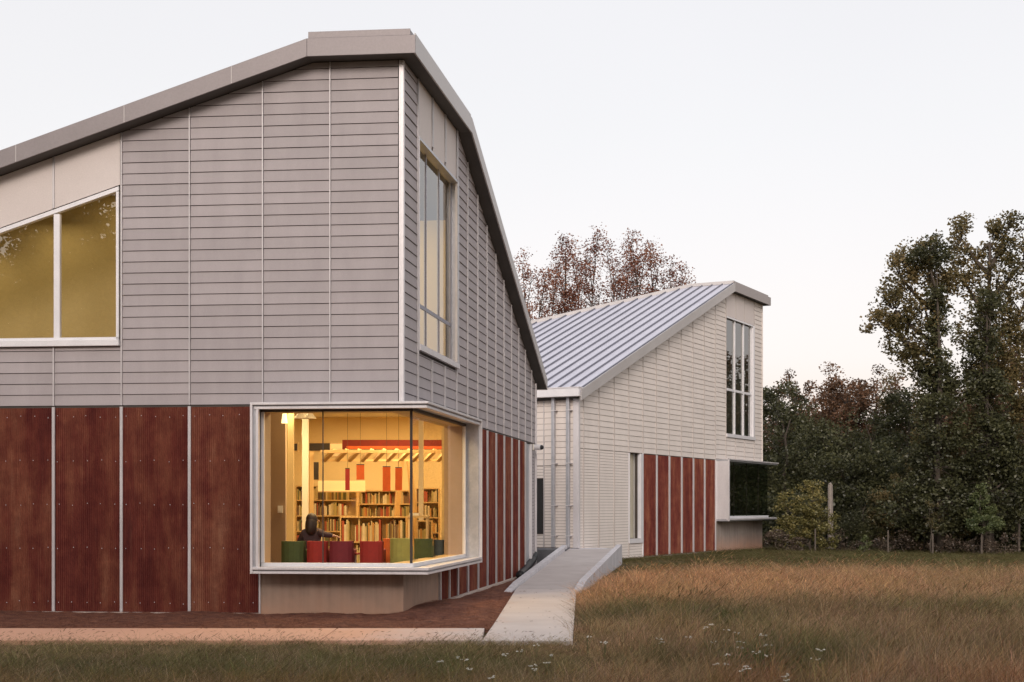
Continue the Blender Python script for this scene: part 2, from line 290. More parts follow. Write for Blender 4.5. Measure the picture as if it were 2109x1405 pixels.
# ------------------------------------------------------------------ building blocks
class MB:
    """collects vertices and faces in world coordinates, links them as one mesh object"""
    def __init__(s): s.v, s.f = [], []
    def add(s, vs, fs):
        o = len(s.v); s.v += [tuple(v) for v in vs]; s.f += [tuple(i + o for i in f) for f in fs]
    def prism(s, lo, hi):
        n = len(lo); s.add(list(lo) + list(hi), [tuple(range(n))[::-1], tuple(range(n, 2 * n))] + [(i, (i + 1) % n, n + (i + 1) % n, n + i) for i in range(n)])
    def box(s, x0, x1, y0, y1, z0, z1):
        s.prism([(x0, y0, z0), (x1, y0, z0), (x1, y1, z0), (x0, y1, z0)], [(x0, y0, z1), (x1, y0, z1), (x1, y1, z1), (x0, y1, z1)])
    def plan(s, pts, z0, z1):
        s.prism([(x, y, z0) for x, y in pts], [(x, y, z1) for x, y in pts])
    def tube(s, pts, rs, n=6):
        pts = [Vector(p) for p in pts]; rings = []
        for i, p in enumerate(pts):
            t = (pts[min(i + 1, len(pts) - 1)] - pts[max(i - 1, 0)]).normalized()
            a = t.cross(Vector((0.31, 0.87, 0.2))).normalized(); b = t.cross(a)
            r = rs[i] if hasattr(rs, '__len__') else rs
            rings.append([p + a * math.cos(2 * math.pi * k / n) * r + b * math.sin(2 * math.pi * k / n) * r for k in range(n)])
        vs = [q for r in rings for q in r]; fs = []
        for i in range(len(pts) - 1):
            for k in range(n):
                fs.append((i * n + k, i * n + (k + 1) % n, (i + 1) * n + (k + 1) % n, (i + 1) * n + k))
        fs.append(tuple(range(n))[::-1]); fs.append(tuple((len(pts) - 1) * n + k for k in range(n)))
        s.add(vs, fs)
    def ball(s, c, r, nu=10, nv=7, sc=(1, 1, 1)):
        vs, fs = [], []
        for j in range(nv + 1):
            th = math.pi * j / nv
            for i in range(nu):
                ph = 2 * math.pi * i / nu
                vs.append((c[0] + r * sc[0] * math.sin(th) * math.cos(ph), c[1] + r * sc[1] * math.sin(th) * math.sin(ph), c[2] + r * sc[2] * math.cos(th)))
        for j in range(nv):
            for i in range(nu):
                fs.append((j * nu + i, (j + 1) * nu + i, (j + 1) * nu + (i + 1) % nu, j * nu + (i + 1) % nu))
        s.add(vs, fs)
    def build(s, name, mat, parent=None, smooth=False, bevel=0):
        me = bpy.data.meshes.new(name)
        off = world_loc(parent) if parent else Vector((0, 0, 0))
        me.from_pydata([(v[0] - off.x, v[1] - off.y, v[2] - off.z) for v in s.v], [], s.f)
        me.materials.append(mat if not isinstance(mat, str) else M[mat])
        o = bpy.data.objects.new(name, me); COL.objects.link(o); o.parent = parent
        me.validate()
        import bmesh
        bm = bmesh.new(); bm.from_mesh(me); bmesh.ops.recalc_face_normals(bm, faces=bm.faces); bm.to_mesh(me); bm.free()
        if smooth:
            for p in me.polygons: p.use_smooth = True
        if bevel:
            b = o.modifiers.new('bevel', 'BEVEL'); b.width = bevel; b.segments = 2; b.limit_method = 'ANGLE'
        return o
def world_loc(o):
    v = Vector((0, 0, 0))
    while o is not None: v += o.location; o = o.parent
    return v
def thing(name, label, cat, loc, group=None, kind=None):
    o = bpy.data.objects.new(name, None); o.location = loc; o.empty_display_size = 0.3; COL.objects.link(o)
    if kind: o['kind'] = kind
    if label: o['label'] = label
    if cat: o['category'] = cat
    if group: o['group'] = group
    return o
def tag(o, label, cat, group=None):
    o['label'] = label; o['category'] = cat
    if group: o['group'] = group
    return o
def struct(o): o['kind'] = 'structure'; return o
def at(px, py, dist):
    """photo pixel at a distance in front of the camera -> world point"""
    return Vector(((px - CX) * dist / FPX, dist, EYE - (py - HY) * dist / FPX))

class Facade:
    def __init__(s, org, d, n): s.o = Vector((*org, 0)); s.d = Vector((*d, 0)); s.n = Vector((*n, 0))
    def p(s, u, z, d=0.0): q = s.o + s.d * u + s.n * d; return (q.x, q.y, z)
    def box(s, mb, u0, u1, z0, z1, d0, d1):
        mb.prism([s.p(u0, z0, d0), s.p(u1, z0, d0), s.p(u1, z0, d1), s.p(u0, z0, d1)],
                 [s.p(u0, z1, d0), s.p(u1, z1, d0), s.p(u1, z1, d1), s.p(u0, z1, d1)])
    def poly(s, mb, pts, d0, d1):
        f = d1 if callable(d1) else (lambda z: d1)
        mb.prism([s.p(u, z, d0) for u, z in pts], [s.p(u, z, f(z)) for u, z in pts])
def clip(poly, a, b, c):
    """keep the part of a convex polygon where a*u + b*z <= c"""
    out = []
    for i in range(len(poly)):
        p, q = poly[i], poly[(i + 1) % len(poly)]
        fp, fq = a * p[0] + b * p[1] - c, a * q[0] + b * q[1] - c
        if fp <= 0: out.append(p)
        if (fp < 0 < fq) or (fq < 0 < fp):
            t = fp / (fp - fq); out.append((p[0] + (q[0] - p[0]) * t, p[1] + (q[1] - p[1]) * t))
    return out
def area(p): return abs(sum(p[i][0] * p[(i + 1) % len(p)][1] - p[(i + 1) % len(p)][0] * p[i][1] for i in range(len(p)))) / 2

# board cells collected per building, then the 300 largest in view become single objects
def cells(fac, cols, z0, z1, exp, clips=()):
    out = []
    for (u0, u1) in cols:
        z = z0
        while z < z1 - 0.01:
            zt = min(z + exp, z1)
            p = [(u0, z + 0.008), (u1, z + 0.008), (u1, zt - 0.003), (u0, zt - 0.003)]
            for c in clips: p = clip(p, *c) if len(p) > 2 else []
            if len(p) > 2 and area(p) > 0.004: out.append((fac, p, z, exp))
            z += exp
    return out
def lay_boards(cs, mat, parent, mirror_limit=300):
    def screen(c):
        fac, p, z, e = c
        pts = []
        for u, zz in p:
            q = fac.p(u, zz); pts.append((q[0] / q[1], (zz - EYE) / q[1]))
        cxs = sum(q[0] for q in pts) / len(pts)
        return area(pts) * (1 if -0.375 < cxs < 0.37 else 0.01)
    cs = sorted(cs, key=screen, reverse=True)
    rest = MB()
    for i, (fac, p, z, e) in enumerate(cs):
        k = 0.018 if e > 0.15 else 0.014
        j = random.uniform(-0.0015, 0.0015)
        dep = (lambda zz, z=z, e=e, k=k, j=j: 0.010 + j + k * (1 - (zz - z) / e))
        mb = MB() if i < mirror_limit else rest
        fac.poly(mb, p, 0.001, dep)
        if i < mirror_limit: mb.build('siding_board', mat, parent)
    if rest.v:
        o = rest.build('siding_board', mat, parent); o['kind'] = 'stuff'

def corrugated(fac, u0, u1, z0, z1, parent, clipf=None, wl=0.036, name='rusted_panel'):
    n = max(8, int((u1 - u0) / wl * 4)); mb = MB(); vs, fs = [], []
    for i in range(n + 1):
        u = u0 + (u1 - u0) * i / n; d = 0.022 + 0.010 * math.sin(2 * math.pi * (u - u0) / wl)
        vs += [fac.p(u, z0, d), fac.p(u, z1, d)]
    for i in range(n): fs.append((2 * i, 2 * i + 2, 2 * i + 3, 2 * i + 1))
    b = len(vs); vs += [fac.p(u0, z0, 0.003), fac.p(u0, z1, 0.003), fac.p(u1, z0, 0.003), fac.p(u1, z1, 0.003)]
    fs += [(0, 1, b + 1, b), (2 * n, b + 2, b + 3, 2 * n + 1), (b, b + 1, b + 3, b + 2)]
    mb.add(vs, fs); return mb.build(name, 'rusted_steel', parent)

def lshape(mb, FA, FB, uA, uB, i, o, z0, z1, corner):
    """band of plan thickness from offset i to o that runs uA along facade A, turns the corner and runs uB along facade B"""
    def c(d): return corner + FA.n.xy * d + FB.n.xy * d
    a0 = FA.p(uA, 0, i)[:2]; a1 = FA.p(uA, 0, o)[:2]; b0 = FB.p(uB, 0, i)[:2]; b1 = FB.p(uB, 0, o)[:2]
    mb.plan([a0, a1, tuple(c(o)), tuple(c(i))], z0, z1); mb.plan([tuple(c(i)), tuple(c(o)), b1, b0], z0, z1)

# ------------------------------------------------------------------ ground
def ground_z(x, y):
    z = 0.07 * max(0.0, min(1.0, (y - 34) / 16))
    z -= 0.28 * max(0.0, min(1.0, (x - 9) / 12)) * max(0.0, min(1.0, (y - 40) / 25))
    return z
mb = MB(); xs = list(np.linspace(-60, 60, 49)); ys = list(np.linspace(8, 110, 52))
xs = [-900, -300, -120] + xs + [120, 300, 900]; ys = [-900, -300, -100, -30] + ys + [160, 400, 1200]
vs = [(x, y, ground_z(x, y) - 0.02) for y in ys for x in xs]; W_ = len(xs)
fs = [(j * W_ + i, j * W_ + i + 1, (j + 1) * W_ + i + 1, (j + 1) * W_ + i) for j in range(len(ys) - 1) for i in range(W_ - 1)]
mb.add(vs, fs); struct(mb.build('ground', 'earth', smooth=True))

# planting bed of pine straw between the wall and the path
mb = MB(); nx, ny = 90, 40; vs = []; fs = []
for j in range(ny + 1):
    for i in range(nx + 1):
        x = -14 + 15.6 * i / nx; y = 21.9 + 22.5 * (j / ny) ** 1.6
        h = 0.03 + 0.045 * mnoise.noise(Vector((x * 1.3, y * 1.3, 3))) + 0.035 * mnoise.noise(Vector((x * 5, y * 4, 1)))
        d = math.hypot((x + 1.1) / 1.3, (y - 26.6) / 2.6); h += 0.16 * max(0, 1 - d)        # straw heaped at the corner of the plinth
        lim = -0.27 + (y - 22) * 0.040 + max(0, y - 32.5) * 0.083; edge = min(1, max(0, (y - 22.0) / 0.5), max(0, (lim - x) / 0.3)); vs.append((x, y, h * edge + 0.004 * (1 - edge)))
for j in range(ny):
    for i in range(nx): 
        # keep clear of the path and the ramp
        x = vs[j * (nx + 1) + i][0]; y = vs[j * (nx + 1) + i][1]
        if y > 22.6 and x > 0.05 + (y - 22) * 0.040 + max(0, y - 32.5) * 0.083: continue
        fs.append((j * (nx + 1) + i, j * (nx + 1) + i + 1, (j + 1) * (nx + 1) + i + 1, (j + 1) * (nx + 1) + i))
mb.add(vs, fs); o = mb.build('mulch_bed', 'mulch', smooth=True); struct(o)
# loose straw needles
n = 90000
px_ = RNG.uniform(-9.5, 0.6, n); py_ = 22.1 + 11 * RNG.uniform(0, 1, n) ** 1.9
keep = px_ < (-0.35 + (py_ - 22) * 0.040); px_, py_ = px_[keep], py_[keep]; n = len(px_)
hh = np.array([0.03 + 0.035 * mnoise.noise(Vector((x * 1.3, y * 1.3, 3))) + 0.16 * max(0, 1 - math.hypot((x + 1.1) / 1.3, (y - 26.6) / 2.6)) for x, y in zip(px_, py_)])
an = RNG.uniform(0, math.pi * 2, n); L = RNG.uniform(0.05, 0.15, n); tl = RNG.uniform(-0.25, 0.45, n)
dx, dy, dz = np.cos(an) * L, np.sin(an) * L, tl * L * 0.6; wx, wy = -np.sin(an) * 0.005, np.cos(an) * 0.005
P0 = np.stack([px_, py_, hh], 1)
V = np.stack([P0, P0 + np.stack([wx, wy, 0 * wx], 1), P0 + np.stack([dx, dy, dz + 0.01], 1)], 1).reshape(-1, 3)
def np_mesh(name, V, loops_per, mat, parent=None):
    me = bpy.data.meshes.new(name); nv = len(V); nf = nv // loops_per
    me.vertices.add(nv); me.vertices.foreach_set('co', V.astype(np.float32).ravel())
    me.loops.add(nv); me.loops.foreach_set('vertex_index', np.arange(nv, dtype=np.int32))
    me.polygons.add(nf); me.polygons.foreach_set('loop_start', np.arange(0, nv, loops_per, dtype=np.int32))
    me.update(calc_edges=True); me.materials.append(M[mat])
    o = bpy.data.objects.new(name, me); COL.objects.link(o); o.parent = parent; return o
o = np_mesh('pine_straw', V, 3, 'straw'); o['kind'] = 'stuff'

# path: a strip along the bed, a branch that leads to the ramp; cut into slabs by recessed joints
def slab(mbs, pts, z1=0.05): mbs.plan(pts, -0.12, z1)
path = thing('path', None, None, (0, 21, 0), kind='structure')
xj = [-14, -11.1, -9.0, -6.9, -4.8, -2.7, -0.42]
for a, b in zip(xj[:-1], xj[1:]):
    mb = MB(); slab(mb, [(a + .006, 20.15), (b - .006, 20.15), (b - .006, 22.15), (a + .006, 22.15)]); mb.build('paving_slab', 'paving', path, bevel=0.008)
def pl(y): return -0.33 + (y - 22) * 0.0395
def pr(y): return 0.85 + (y - 20.1) * 0.0492
yj = [20.1, 22.9, 25.3, 27.7, 30.1, 32.5]
for k, (a, b) in enumerate(zip(yj[:-1], yj[1:])):
    mb = MB(); slab(mb, [(pl(a) - (0.02 if k == 0 else 0), a + .006), (pr(a), a + .006), (pr(b), b - .006), (pl(b), b - .006)]); mb.build('paving_slab', 'paving', path, bevel=0.008)
# ramp
ramp_ = thing('ramp', None, None, (1, 39, 0), kind='structure')
RA, RB = (0.08, 32.5), (1.80, 46.6); SA, SB = (1.46, 32.5), (3.40, 46.6); ZR = 0.53
def lerp(a, b, t): return tuple(a[i] + (b[i] - a[i]) * t for i in range(len(a)))
for k in range(4):
    t0, t1 = k / 4 + (0.0004 if k else 0), (k + 1) / 4 - 0.0004; a, b, c, d = lerp(RA, RB, t0), lerp(SA, SB, t0), lerp(SA, SB, t1), lerp(RA, RB, t1)
    z0, z1 = 0.05 + (ZR - 0.05) * t0, 0.05 + (ZR - 0.05) * t1
    mb = MB(); mb.prism([(*a, -.1), (*b, -.1), (*c, -.1), (*d, -.1)], [(*a, z0), (*b, z0), (*c, z1), (*d, z1)]); mb.build('ramp_slab', 'ramp_paving', ramp_)
mb = MB(); mb.plan([(1.80, 46.61), (3.40, 46.61), (3.0, 48.2), (1.2, 48.2)], -0.1, ZR + 0.001); mb.build('landing_slab', 'curb_concrete', ramp_)
def curb(A, B, side, h0, h1, hn, zg):
    mb = MB(); d = (Vector(B) - Vector(A)).normalized(); nrm = Vector((d.y, -d.x)) * side * 0.17
    st = [(-0.05, hn), (0.035, h0 + 0.10), (0.07, h0 + 0.14), (1.0, h1)]
    for (t0, z0), (t1, z1) in zip(st[:-1], st[1:]):
        a, b = Vector(lerp(A, B, t0)), Vector(lerp(A, B, t1)); a2, b2 = a + nrm, b + nrm
        mb.prism([(*a, zg), (*b, zg), (*b2, zg), (*a2, zg)], [(*a, z0), (*b, z1), (*b2, z1), (*a2, z0)])
    return mb.build('ramp_curb', 'curb_concrete', ramp_)
curb((1.463, 32.6), (3.403, 46.5), 1, 0.08, 0.685, 0.06, -0.15)
curb((0.077, 32.6), (1.797, 46.5), -1, 0.02, 0.665, 0.03, -0.15)

# ------------------------------------------------------------------ facades
def unit(x, y): l = math.hypot(x, y); return (x / l, y / l)
C1 = (-1.934, 25.3)
aF = math.radians(5.8)
F1 = Facade(C1, (-math.cos(aF), math.sin(aF)), (-math.sin(aF), -math.cos(aF)))
th = math.atan((1519 - CX) / FPX)
R1 = Facade(C1, (math.sin(th), math.cos(th)), (math.cos(th), -math.sin(th)))
C2 = (2.173, 47.3)
th2 = math.atan((2600 - CX) / FPX)
L2 = Facade(C2, (math.sin(th2), math.cos(th2)), (math.cos(th2), -math.sin(th2)))
S2 = Facade(C2, (-math.cos(th2), math.sin(th2)), (-math.sin(th2), -math.cos(th2)))
c1v, c2v = Vector(C1), Vector(C2)

lib = thing('library_building', 'grey sided library building with rusted steel base and lit corner window', 'building', (*C1, 0))
ZB = 3.745         # foot of the boards, top of the steel panels
EXP = 0.1985
# roofline over each facade
FT, FS = 1.60, 0.325; ST, SS = 5.02, 0.368; ZT = 9.82
def roof1(t, s): return ZT - max(FS * max(0, t - FT), SS * max(0, s - ST))
UF = [0.06, 1.297, 2.52, 3.86, 5.12, 6.39, 7.62, 8.86, 10.1, 11.3, 12.5]
US = [0.06] + [1.10 + 1.228 * k for k in range(13)] + [16.70]
TEND, SEND = 12.5, 16.70
WZ0 = 4.84         # foot of the upper windows

# structural backing walls (holes left for windows)
mb = MB()
def wall_poly(mb, fac, pts, d0=-0.22, d1=0.0): fac.poly(mb, pts, d0, d1)
BZ0, BZ1 = 0.76, 3.735     # bay window outer frame
BT, BS = 2.586, 4.86       # bay window ends along the two facades
# front: pier left of the bay, plinth zone left out, upper part
wall_poly(mb, F1, [(BT - 0.02, 0), (5.10, 0), (5.10, 3.72), (BT - 0.02, 3.72)])
wall_poly(mb, F1, [(5.10, 0), (TEND, 0), (TEND, WZ0), (5.10, WZ0)])
wall_poly(mb, F1, [(0, 3.74), (5.10, 3.74), (5.10, roof1(5.10, 0)), (FT, ZT), (0, ZT)])
wall_poly(mb, F1, [(5.14, 7.76), (9.3, 7.76 - FS * 4.16), (9.3, roof1(9.3, 0)), (5.14, roof1(5.14, 0))])
wall_poly(mb, F1, [(9.3, WZ0), (TEND, WZ0), (TEND, roof1(TEND, 0)), (9.3, roof1(9.3, 0))])
# side
wall_poly(mb, R1, [(0.005, 3.74), (BS, 3.74), (BS, WZ0), (0.005, WZ0)])
wall_poly(mb, R1, [(0.005, WZ0), (1.12, WZ0), (1.12, ZT), (0.005, ZT)])
wall_poly(mb, R1, [(1.12, 8.78), (4.84, 8.78), (4.84, ZT), (1.12, ZT)])
wall_poly(mb, R1, [(4.84, 3.74), (SEND, 3.74), (SEND, roof1(0, SEND)), (ST, ZT), (4.84, ZT)])
wall_poly(mb, R1, [(BS - 0.02, 0.02), (14.6, 0.02), (14.6, 3.72), (BS - 0.02, 3.72)])
wall_poly(mb, R1, [(15.8, 0.02), (SEND, 0.02), (SEND, 3.72), (15.8, 3.72)])
mb.build('wall', 'backing', lib)
# far walls that close the volume (left end and back)
mb = MB()
E = R1.p(SEND, 0)[:2]; A = F1.p(TEND, 0)[:2]; G = (A[0] + R1.d.x * SEND, A[1] + R1.d.y * SEND)
hE, hA = roof1(0, SEND), roof1(TEND, 0)
mb.prism([(*E, 0), (*G, 0), (G[0], G[1] + .2, 0), (E[0], E[1] + .2 - .2, 0.0)][:2] + [(G[0] - R1.d.x * .2, G[1] - R1.d.y * .2, 0), (E[0] - R1.d.x * .2, E[1] - R1.d.y * .2, 0)],
         [(*E, hE), (*G, hE - .6), (G[0] - R1.d.x * .2, G[1] - R1.d.y * .2, hE - .6), (E[0] - R1.d.x * .2, E[1] - R1.d.y * .2, hE)])
mb.prism([(*A, 0), (*G, 0), (G[0] + .2, G[1], 0), (A[0] + .2, A[1], 0)], [(*A, hA), (*G, hE - .6), (G[0] + .2, G[1], hE - .6), (A[0] + .2, A[1], hA)])
mb.build('rear_wall', 'grey_board', lib)

# boards
cs = []
g = 0.016
cs += cells(F1, [(UF[i] + g, UF[i + 1] - g) for i in range(0, 4)], ZB, ZT, EXP, [(FS, 1, roof1(FT, 0) + FS * FT - 0.01), (0, 1, ZT - 0.01)])
cs += cells(F1, [(UF[i] + g, UF[i + 1] - g) for i in range(4, 10)], ZB, WZ0 - 0.03, EXP)
right_clip = [(SS, 1, ZT + SS * ST - 0.01), (0, 1, ZT - 0.01)]
cs += cells(R1, [(US[0] + g, US[1] - g)], ZB, ZT, EXP, right_clip)
cs += cells(R1, [(US[i] + g, US[i + 1] - g) for i in (1, 2, 3)], ZB, WZ0 - 0.08, EXP)
cs += cells(R1, [(US[i] + g, US[i + 1] - g) for i in range(4, 14) if i < len(US) - 1], ZB, ZT, EXP, right_clip)
lay_boards(cs, 'grey_board', lib)
nlow = cells(R1, [(US[13] + g, SEND - 0.08)], 0.06, 3.70, EXP / 2)
mb = MB()
for fac, p, z, e in nlow: fac.poly(mb, p, 0.001, lambda zz, z=z, e=e: 0.01 + 0.014 * (1 - (zz - z) / e))
o = mb.build('narrow_siding', 'grey_board', lib); o['kind'] = 'stuff'
# thin metal battens between board columns
def batten(fac, u, z0, z1, wd, parent, d=0.045, mat='batten', slope=0, name='batten'):
    mb = MB(); fac.poly(mb, [(u - wd / 2, z0), (u + wd / 2, z0), (u + wd / 2, z1 - slope * wd), (u - wd / 2, z1)], 0.002, d); return mb.build(name, mat, parent)
for i in range(1, 4): batten(F1, UF[i], 3.75, roof1(UF[i] + .02, 0) - 0.01, 0.021, lib)
for i in range(4, 10): batten(F1, UF[i], 3.75, WZ0 - 0.03 if i > 4 else roof1(UF[4] + .02, 0) - 0.01, 0.026, lib)
for i in range(1, len(US) - 1):
    top = roof1(0, US[i] + .03) - 0.01
    if i in (2, 3): top = WZ0 - 0.09
    batten(R1, US[i], 3.75 if i < 14 else 0.05, top, 0.05, lib, 0.05)
# corner trims
mb = MB(); F1.box(mb, -0.03, 0.055, 3.74, ZT - 0.02, 0.002, 0.055); mb.build('corner_trim', 'trim', lib, bevel=0.004)
mb = MB(); R1.box(mb, 0.0, 0.05, 3.74, ZT - 0.02, 0.003, 0.03); F1.box(mb, 0.022, 0.030, 3.745, ZT - 0.03, 0.056, 0.066); mb.build('corner_trim', 'trim', lib)
mb = MB(); R1.box(mb, SEND - 0.05, SEND + 0.03, 0.02, roof1(0, SEND) - 0.01, 0.002, 0.06); mb.build('corner_trim', 'trim', lib)

# steel panels, joint strips, foot strips
PF = [BT + 0.015, 3.86, 5.12, 6.39, 7.62, 8.86, 10.1, 11.3, 12.5]
panels = []
for i in range(len(PF) - 1):
    u0, u1 = PF[i] + (0.03 if i else 0.0), PF[i + 1] - 0.03
    panels.append((F1, u0, u1)); corrugated(F1, u0, u1, 0.035, ZB - 0.035, lib)
    if i: batten(F1, PF[i], 0.035, ZB - 0.02, 0.052, lib, 0.048, name='joint_strip')
batten(F1, PF[-1], 0.035, ZB - 0.02, 0.05, lib, 0.048, name='joint_strip')
batten(F1, PF[0] - 0.03, 0.0, BZ0 - 0.01, 0.03, lib, 0.05, name='joint_strip')
mb = MB(); F1.box(mb, BT - 0.02, TEND, -0.06, 0.03, 0.002, 0.10); mb.build('foot_strip', 'foot_strip', lib)
mb = MB(); F1.box(mb, BT - 0.03, TEND, ZB - 0.034, ZB - 0.002, 0.002, 0.012); R1.box(mb, BS, SEND, ZB - 0.034, ZB - 0.002, 0.002, 0.012); mb.build('shadow_gap', 'dark_metal', lib)
SP0 = 3.05   # under the bay the panels begin before the frame ends
PS = [SP0, 3.95, 4.86, 6.0, 7.24, 8.46, 9.70, 10.92, 12.15, 13.38, 14.55]
for i in range(len(PS) - 1):
    top = BZ0 - 0.02 if PS[i + 1] < BS + 0.1 else ZB - 0.035
    corrugated(R1, PS[i] + 0.05, PS[i + 1] - 0.05, 0.06, top, lib)
    batten(R1, PS[i], 0.06, top, 0.10, lib, 0.06, name='joint_strip')
batten(R1, PS[-1], 0.06, ZB - 0.035, 0.10, lib, 0.06, name='joint_strip')
mb = MB(); R1.box(mb, SP0 - 0.05, 14.6, -0.05, 0.055, 0.002, 0.12); mb.build('foot_strip', 'foot_strip', lib)
# backing under the bay beside the plinth
mb = MB(); R1.box(mb, SP0 - 0.05, BS, 0.0, BZ0 + 0.02, -0.2, 0.0); mb.build('wall', 'backing', lib)
# galvanised recess at the far end of the side wall
mb = MB(); R1.box(mb, 14.60, 15.76, 0.35, 3.70, -0.10, -0.02); mb.build('metal_panel', 'galv', lib)
mb = MB(); R1.box(mb, 14.60, 15.76, 0.0, 0.34, -0.10, 0.01); mb.build('concrete_upstand', 'plinth', lib)
mb = MB(); R1.box(mb, 15.70, 15.80, 0.02, 3.70, -0.10, 0.055); mb.build('joint_strip', 'trim', lib)
# screws on the panels
mb = MB()
for fac, u0, u1 in panels[:5]:
    for z in (3.55, 2.75, 1.97, 1.18, 0.20):
        for k in range(5):
            u = u0 + 0.08 + (u1 - u0 - 0.14) * k / 4.0 + random.uniform(-.02, .02); q = fac.p(u, z + random.uniform(-.02, .02), 0.034); mb.ball(q, 0.0085, 6, 4)
o = mb.build('screw', 'trim', lib); o['kind'] = 'stuff'

# concrete plinth under the bay window
mb = MB()
mb.plan([F1.p(BT - 0.03, 0, 0.02)[:2], tuple(c1v + F1.n.xy * .02 + R1.n.xy * .02), tuple(c1v + F1.n.xy * -.25 + R1.n.xy * -.25), F1.p(BT - 0.03, 0, -0.25)[:2]], -0.3, BZ0 - 0.004)
mb.plan([tuple(c1v + F1.n.xy * .02 + R1.n.xy * .02), R1.p(SP0 - 0.06, 0, 0.02)[:2], R1.p(SP0 - 0.06, 0, -0.25)[:2], tuple(c1v + F1.n.xy * -.25 + R1.n.xy * -.25)], -0.3, BZ0 - 0.004)
mb.build('concrete_plinth', 'plinth', lib)

# ---- bay window: metal surround that wraps the corner, glass set back inside it
bay = thing('bay_window', None, None, (0, 0, 0)); bay.parent = lib; bay.location = (0, 0, 0)
def bayband(name, i, o_, z0, z1, mat, uA=BT, uB=BS, bev=0.004):
    mb = MB(); lshape(mb, F1, R1, uA, uB, i, o_, z0, z1, c1v); return mb.build(name, mat, bay, bevel=bev)
bayband('head_frame', 0.03, 0.50, BZ1 - 0.075, BZ1 - 0.003, 'galv')
bayband('head_rim', 0.42, 0.56, BZ1 - 0.032, BZ1 + 0.012, 'trim', BT + 0.01, BS + 0.01)
bayband('head_rim', 0.44, 0.53, BZ1 - 0.105, BZ1 - 0.062, 'trim', BT - 0.05, BS - 0.05)
bayband('sill', 0.03, 0.50, BZ0 + 0.004, BZ0 + 0.10, 'galv')
bayband('sill_rim', 0.44, 0.56, BZ0 + 0.066, BZ0 + 0.112, 'trim', BT + 0.01, BS + 0.01)
bayband('sill_rim', 0.42, 0.545, BZ0 - 0.006, BZ0 + 0.035, 'trim', BT + 0.005, BS + 0.005)
mb = MB(); F1.box(mb, BT - 0.08, BT - 0.002, BZ0 + 0.09, BZ1 - 0.07, 0.03, 0.50); mb.build('jamb', 'galv', bay)
mb = MB(); F1.box(mb, BT - 0.03, BT + 0.012, BZ0 - 0.006, BZ1 + 0.012, 0.44, 0.562); mb.build('jamb_rim', 'trim', bay, bevel=0.004)
mb = MB(); F1.box(mb, BT - 0.13, BT - 0.081, BZ0 + 0.10, BZ1 - 0.10, 0.44, 0.53); mb.build('jamb_rim', 'trim', bay, bevel=0.004)
mb = MB(); R1.box(mb, BS - 0.08, BS - 0.002, BZ0 + 0.09, BZ1 - 0.07, 0.03, 0.50); mb.build('jamb', 'galv', bay)
mb = MB(); R1.box(mb, BS - 0.03, BS + 0.012, BZ0 - 0.006, BZ1 + 0.012, 0.44, 0.562); mb.build('jamb_rim', 'trim', bay, bevel=0.004)
GQ = 0.20
GT, GS = 2.44, 4.70
def gband(name, z0, z1, i, o_, mat): 
    mb = MB(); lshape(mb, F1, R1, GT + 0.05, GS + 0.06, i, o_, z0, z1, c1v); return mb.build(name, mat, bay)
gband('glazing_frame', 0.865, 0.935, GQ - 0.03, GQ + 0.035, 'white_frame')
gband('glazing_frame', 3.60, 3.655, GQ - 0.03, GQ + 0.035, 'dark_metal')
mb = MB(); F1.box(mb, GT, GT + 0.055, 0.94, 3.60, GQ - 0.03, GQ + 0.035); mb.build('glazing_frame', 'white_frame', bay)
mb = MB(); R1.box(mb, GS, GS + 0.06, 0.94, 3.60, GQ - 0.03, GQ + 0.035); mb.build('glazing_frame', 'white_frame', bay)
mb = MB(); F1.box(mb, 1.375, 1.392, 0.935, 3.60, GQ - 0.012, GQ + 0.012); mb.build('mullion', 'dark_metal', bay)
mb = MB(); cc = c1v + (F1.n.xy + R1.n.xy) * GQ
mb.plan([(cc.x - .03, cc.y - .008), (cc.x + .012, cc.y - .02), (cc.x + .015, cc.y + .035), (cc.x - .025, cc.y + .035)], 0.935, 3.60); mb.build('corner_post', 'dark_metal', bay)
def pane(fac, u0, u1, z0, z1, d, mat, parent, pts=None):
    mb = MB()
    if pts is None: fac.box(mb, u0, u1, z0, z1, d - 0.004, d + 0.0)
    else: fac.poly(mb, pts, d - 0.004, d)
    return mb.build('glass_pane', mat, parent)
# single glass sheets (front faces only, so a ray meets each pane once)
def sheet(fac, pts, d, mat, parent):
    v = [Vector(fac.p(u, z, d)) for u, z in pts]
    if (v[1] - v[0]).cross(v[2] - v[1]).dot(fac.n) < 0: v.reverse()
    me = bpy.data.meshes.new('glass_pane'); me.from_pydata([tuple(q - world_loc(parent)) for q in v], [], [tuple(range(len(v)))]); me.materials.append(M[mat])
    o = bpy.data.objects.new('glass_pane', me); COL.objects.link(o); o.parent = parent; return o
sheet(F1, [(1.392, .936), (GT, .936), (GT, 3.599), (1.392, 3.599)], GQ, 'glass_bay', bay)
sheet(F1, [(-0.17, .936), (1.375, .936), (1.375, 3.599), (-0.17, 3.599)], GQ, 'glass_bay', bay)
sheet(R1, [(-0.17, .936), (GS, .936), (GS, 3.599), (-0.17, 3.599)], GQ, 'glass_side', bay)
# lining between the wall line and the glass
mb = MB(); lshape(mb, F1, R1, GT + 0.05, GS + 0.05, -0.22, GQ - 0.035, 3.60, 3.66, c1v); mb.build('lining', 'inner_wall', bay)
mb = MB(); lshape(mb, F1, R1, GT + 0.05, GS + 0.05, -0.22, GQ - 0.035, 0.86, 0.92, c1v); mb.build('lining', 'maple', bay)
mb = MB(); F1.box(mb, GT + 0.002, BT - 0.02, 0.80, 3.66, -0.22, GQ - 0.035); R1.box(mb, GS + 0.002, BS - 0.02, 0.80, 3.66, -0.22, GQ - 0.035); mb.build('lining', 'inner_tan', bay)

